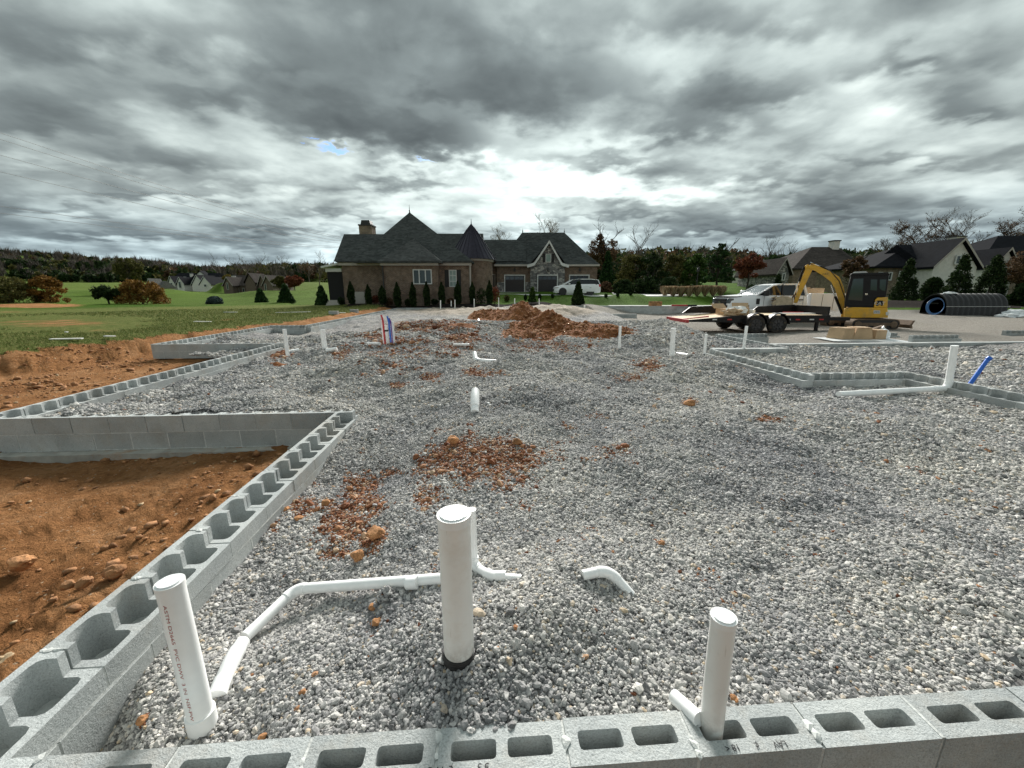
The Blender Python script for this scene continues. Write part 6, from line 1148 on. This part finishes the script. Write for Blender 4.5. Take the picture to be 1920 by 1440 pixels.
def decal(txt,px,py,size,m,ref=.80,off=.012,parent=ex):
    s,z=up(px,py,ref)
    for i,ch in enumerate(txt):
        me=text_mesh(ch,size,m); dx=(i-(len(txt)-1)/2)*size*.66
        for v in me.vertices: v.co=Mup@Vector((s-v.co.x-dx,ref+off+v.co.z,z+v.co.y))
        link('letter',me,parent)
uprism('logo_plate','black_paint',[(1642.5,573.5),(1645,563.5),(1656,563.5),(1655,573.5)],.80,.806); decal('CAT',1649.5,569,.19,'trim_white')
s,z=up(1649.5,571.5); tri=[(s+.05,z-.05),(s-.05,z-.05),(s,z+.035)]; uprism('logo_triangle','cat_yellow',tri,.807,.809,absolute=True)
uprism('badge_plate','trim_white',[(1638,588),(1638,582),(1650,582),(1650,588)],.80,.804); decal('305',1644,585,.10,'marker')
# boom, stick, bucket in the centre plane (l about -.25)
lb=-.22
def bp(px,py): return up(px,py,lb)
def link_poly(name,cl,ws,l0,l1,m='cat_yellow',bevel=.012,parent=ex):
    P_=[Vector((p[0],0,p[1])) for p in (bp(*q) for q in cl)]; a=[];b_=[]
    for i,p in enumerate(P_):
        d=(P_[min(i+1,len(P_)-1)]-P_[max(i-1,0)]).normalized(); n_=Vector((-d.z,0,d.x)); a.append((p.x+n_.x*ws[i],p.z+n_.z*ws[i])); b_.append((p.x-n_.x*ws[i],p.z-n_.z*ws[i]))
    return uprism(name,m,a+b_[::-1],l0,l1,parent,absolute=True,bevel=bevel)
boom=link_poly('boom',[(1583,590),(1580,568),(1574,540),(1566,524),(1548,512),(1532,504),(1517,499)],[.09,.13,.16,.18,.15,.12,.09],lb-.11,lb+.11)
stick=link_poly('stick',[(1512,497),(1517,505),(1508,525),(1500,545),(1491,568)],[.07,.15,.13,.10,.08],lb-.09,lb+.09)
uprism('boom_foot','cat_yellow',[(1576,597),(1578,584),(1592,584),(1594,597)],lb-.2,lb+.2,ref=lb,bevel=.02)
def ucyl(name,m,p,q,r,l=lb,parent=ex,n=12):
    a=bp(*p);b_=bp(*q); return MB().tube([Mup@Vector((a[0],l,a[1])),Mup@Vector((b_[0],l,b_[1]))],r,n).build(name,m,parent)
for l_ in(lb-.16,lb+.16): ucyl('boom_cylinder','black_paint',(1579,588),(1566,556),.055,l_,boom); ucyl('cylinder_rod','chrome',(1566,556),(1558,534),.03,l_,boom)
ucyl('stick_cylinder','black_paint',(1562,514),(1538,499.5),.055,lb,boom); ucyl('cylinder_rod','chrome',(1538,499.5),(1519,492),.03,lb,boom)
ucyl('bucket_cylinder','black_paint',(1508,500),(1498,528),.05,lb,stick); ucyl('cylinder_rod','chrome',(1498,528),(1489,552),.028,lb,stick); ucyl('bucket_linkage','mud_steel',(1489,552),(1482,566),.035,lb,stick); ucyl('bucket_linkage','mud_steel',(1491,568),(1489,552),.035,lb,stick)
MB().tube([Mup@Vector((bp(*q)[0],lb+.13,bp(*q)[1]+.03)) for q in((1586,584),(1584,560),(1573,528),(1556,508),(1530,496),(1517,494))],.018,6).build('hydraulic_hose','black_rubber',boom)
decal('CAT',1548,514,.12,'marker',lb+.11,.004,boom)
bk_=[(1487,560),(1478,556),(1466,555),(1455,558),(1450,566),(1449,576),(1451,584),(1457,587),(1475,582),(1486,574)]
def bscale(L_,k): cx_=sum(p[0] for p in L_)/len(L_); cy_=sum(p[1] for p in L_)/len(L_); return [(cx_+(x-cx_)*k,cy_+(y-cy_)*k) for x,y in L_]
bu=uprism('bucket','bucket_tan',bk_,lb-.30,lb+.30,ref=lb,bevel=.015)
for i in range(5):
    y0=556+i*5.2; uprism('bucket_rib','mud_steel' if i%2 else 'bucket_tan',[(1447.5,y0+1),(1456,y0-1),(1456,y0+1.2),(1447.5,y0+3.2)],lb-.31,lb+.31,bu,ref=lb)
for i in range(4):
    l0=lb-.30+i*.17; uprism('bucket_tooth','mud_steel',[(1450,584),(1456,586),(1452,594),(1449.5,594)],l0,l0+.08,bu,ref=lb)
# ------------------------------------------------------------------ stacked black chambers, hose, bags, cartons, sheets
yc=25.4; A_=at(1762,590,yc); Bc=at(1878,590,yc); zc_=gh(A_.x,yc); hC=Z_(551,yc,1800)-zc_
cs=thing('drain_chamber_stack','stack of long ribbed black drainage chambers strapped together','pipe stack',((A_.x+Bc.x)/2,yc+.5,zc_)); hl=(Bc.x-A_.x)/2
for k,(sc_,zo) in enumerate([(1.0,0),(1.0,.10),(1.0,.20)]):
    mb=MB(); N_=46
    for i in range(N_+1):
        x=-hl+2*hl*i/N_; rb=1+.045*(1 if (i%4)<2 else -1); 
        for j in range(13): a=math.pi*j/12; mb.v.append((x,-math.cos(a)*.78*rb,max(0,math.sin(a))**.8*(hC-.22)*rb+zo))
    for i in range(N_):
        for j in range(12): q=i*13+j; mb.f.append((q,q+13,q+14,q+1))
    mb.f.append(tuple(range(13))); mb.f.append(tuple(N_*13+j for j in range(12,-1,-1))); mb.build('chamber','culvert_black',cs)
for zz_ in(.55,): MB().tube([(-hl-.03,-.80,zz_),(hl+.02,-.81,zz_)],.012,5).build('strap','trim_white',cs)
for k in range(5): MB().box(-hl-.06+k*.22,-hl+.02+k*.22,-.3,.3,hC*.80-abs(k-4)*.09,hC*.84-abs(k-4)*.09).build('end_rib','culvert_black',cs)
o=rumple('plastic_bag','white plastic scrap lying on top of the black chambers','plastic bag',(A_.x+.75,yc+.4,zc_+hC+.03),(.42,.15,.10),'plastic_film',9)
h0=at(1766,577,yc-1.5); t_=thing('hose_coil','coil of pale blue pipe leaning on the end of the black chambers','hose coil',(h0.x,yc-1.1,gh(h0.x,yc-1.1)))
for k in range(5):
    r=.55-.02*k; MB().tube([(math.cos(2*math.pi*i/36)*r+.06*k,.012*math.sin(i*.5)+.04*k,0.58+math.sin(2*math.pi*i/36)*r*.92) for i in range(37)],.016,6,caps=False).build('hose_loop','blue_hose',t_)
for q in[(1905,580,25.0,(.8,.5,.28),11,'big white plastic bag at the right edge beside the chambers'),(1896,588,23.6,(.55,.4,.18),12,'low white plastic bag before the big one at the right edge')]:
    p=at(q[0],q[1],q[2]); rumple('plastic_bag',q[5],'plastic bag',(p.x,p.y,gh(p.x,p.y)+q[3][2]*.3),q[3],'plastic_film',q[4],group='white bags at the right edge')
o=MB().box(-.6,.6,-.2,.2,0,.2).build('concrete_slab','footing'); p=at(1885,582,25.6); o.location=(p.x,p.y,gh(p.x,p.y)); tag(o,'grey slab lying between the chambers and the white bags','slab')
pc=at(1597,640,12.6); zb_=gh(pc.x,12.6)
o=MB().box(-1.1,1.1,-.5,.5,0,.012).build('white_sheet','plastic_film'); o.location=(pc.x,12.3,zb_+.03); o.rotation_euler=(0,0,-.1); tag(o,'thin white sheet on the ground under the cardboard boxes','plastic sheet')
for px,w_,h_,rz,lab,tn in[(1577,.52,.34,.25,'folded tan cardboard box on the dirt drive, left one of three',True),(1609,.56,.36,-.15,'folded tan cardboard box with torn corner, middle one of three',True),(1638,.36,.28,.1,'smaller tan cardboard box on the dirt drive, right one of three',False)]:
    p=at(px,638,12.5); carton(lab,(p.x,12.55+(.15 if px==1632 else 0),zb_+.05),w_,.5,h_,rz,0,tent=tn,group='cardboard boxes on the drive')
rumple('plastic_bag','crumpled white bag right of the cardboard boxes','plastic bag',(at(1654,636,12.5).x,12.5,zb_+.14),(.17,.15,.24),'plastic_film',4)
o=MB().box(-.7,.7,-.05,.05,0,.12).build('rusty_beam','mud_steel'); p=at(1620,622,14.5); o.location=(p.x,14.3,gh(p.x,14.3)+.05); o.rotation_euler=(0,-.2,.3); tag(o,'rust brown beam lying behind the cardboard boxes','beam')
# white bits on the left grass
for i,(px,py,w_,d_,lab) in enumerate([(125,637,.75,.10,'long thin white board on grass at the left, nearest one'),(206,632,.3,.08,'short white board scrap right of the long one on the left grass'),(125,624,.07,.06,'small white stone on the bare patch, left'),(380,604,.8,.1,'long white board on the middle of the left grass'),(550,586,2.2,.12,'very long white board on grass before the evergreens'),(432,586,.8,.12,'short white board far on the grass behind the bare patch'),(640,587,.5,.12,'white strip on soil beside the loose blocks')]):
    p=atz(px,py,.05); z=gh(p.x,p.y); p=atz(px,py,z+.02); o=MB().box(-w_/2,w_/2,-d_/2,d_/2,0,.03).build('white_board','paper_white',bevel=.005); o.location=(p.x,p.y,z+.03); o.rotation_euler=(0,rng.uniform(-.03,.03),rng.uniform(-.1,.2)); tag(o,lab,'board' if i!=2 else 'stone',group='white scraps on the grass')
# plank, brick pallet and tools near the far walls
o=MB().box(-.65,.65,-.12,.12,0,.06).build('plank','plank'); p=at(1098,582,29); o.location=(p.x,29,p.z); o.rotation_euler=(0,.12,.1); tag(o,'pale plank lying slanted at the left end of the long far wall','plank')
xw,yw=f2w(16,33); 
p=at(1231,573,33.6); pb_=thing('brick_pile','small pile of pinkish bricks on the long far wall','brick pile',(p.x,33.9,.20))
for i in range(5):
    for j in range(3): MB().box(-.55+i*.22,-.55+i*.22+.2,-.1,.1,j*.13,j*.13+.12).build('brick','clay_clod',pb_)
for i,(px,w_,m,lab,nm_) in enumerate([(1275,1.3,'red_paint','red and dark tools lying on the long far wall','tool_bundle'),(1290,1.6,'black_paint','black level lying on the long far wall','spirit_level')]):
    p=at(px,573.5,32.9); o=MB().box(-w_/2,w_/2,-.06,.06,0,.12).build(nm_,m,bevel=.01); o.location=(p.x,33.0+.06*i,.21); tag(o,lab,'tool')
o=MB().box(-5.2,5.2,-.45,.45,-.2,.02).build('sand_strip','concrete_drive'); p=at(1230,572,35.4); o.location=(p.x+1,35.2,.17); tag(o,kind='structure'); 
# ------------------------------------------------------------------ power lines
for i,(y0,x1,y1,lab) in enumerate([(243,640,445,'topmost power cable crossing the left sky'),(256,640,448,'power cable just below the topmost one'),(288,640,452,'third power cable from the top in the left sky'),(322,640,456,'fourth power cable from the top in the left sky'),(392,640,462,'second lowest power cable in the left sky'),(406,640,464,'lowest power cable in the left sky')]):
    A0=at(-60,y0-14,62); B0=at(x1,y1,300); pts=[A0.lerp(B0,(k/30)**1.6)-Vector((0,0,6*((k/30)**1.6)*(1-(k/30)**1.6))) for k in range(31)]
    tag(MB().tube(pts,[.024+.055*(k/30) for k in range(31)],5).build('power_cable','wire'),lab,'cable',group='power cables in the left sky')
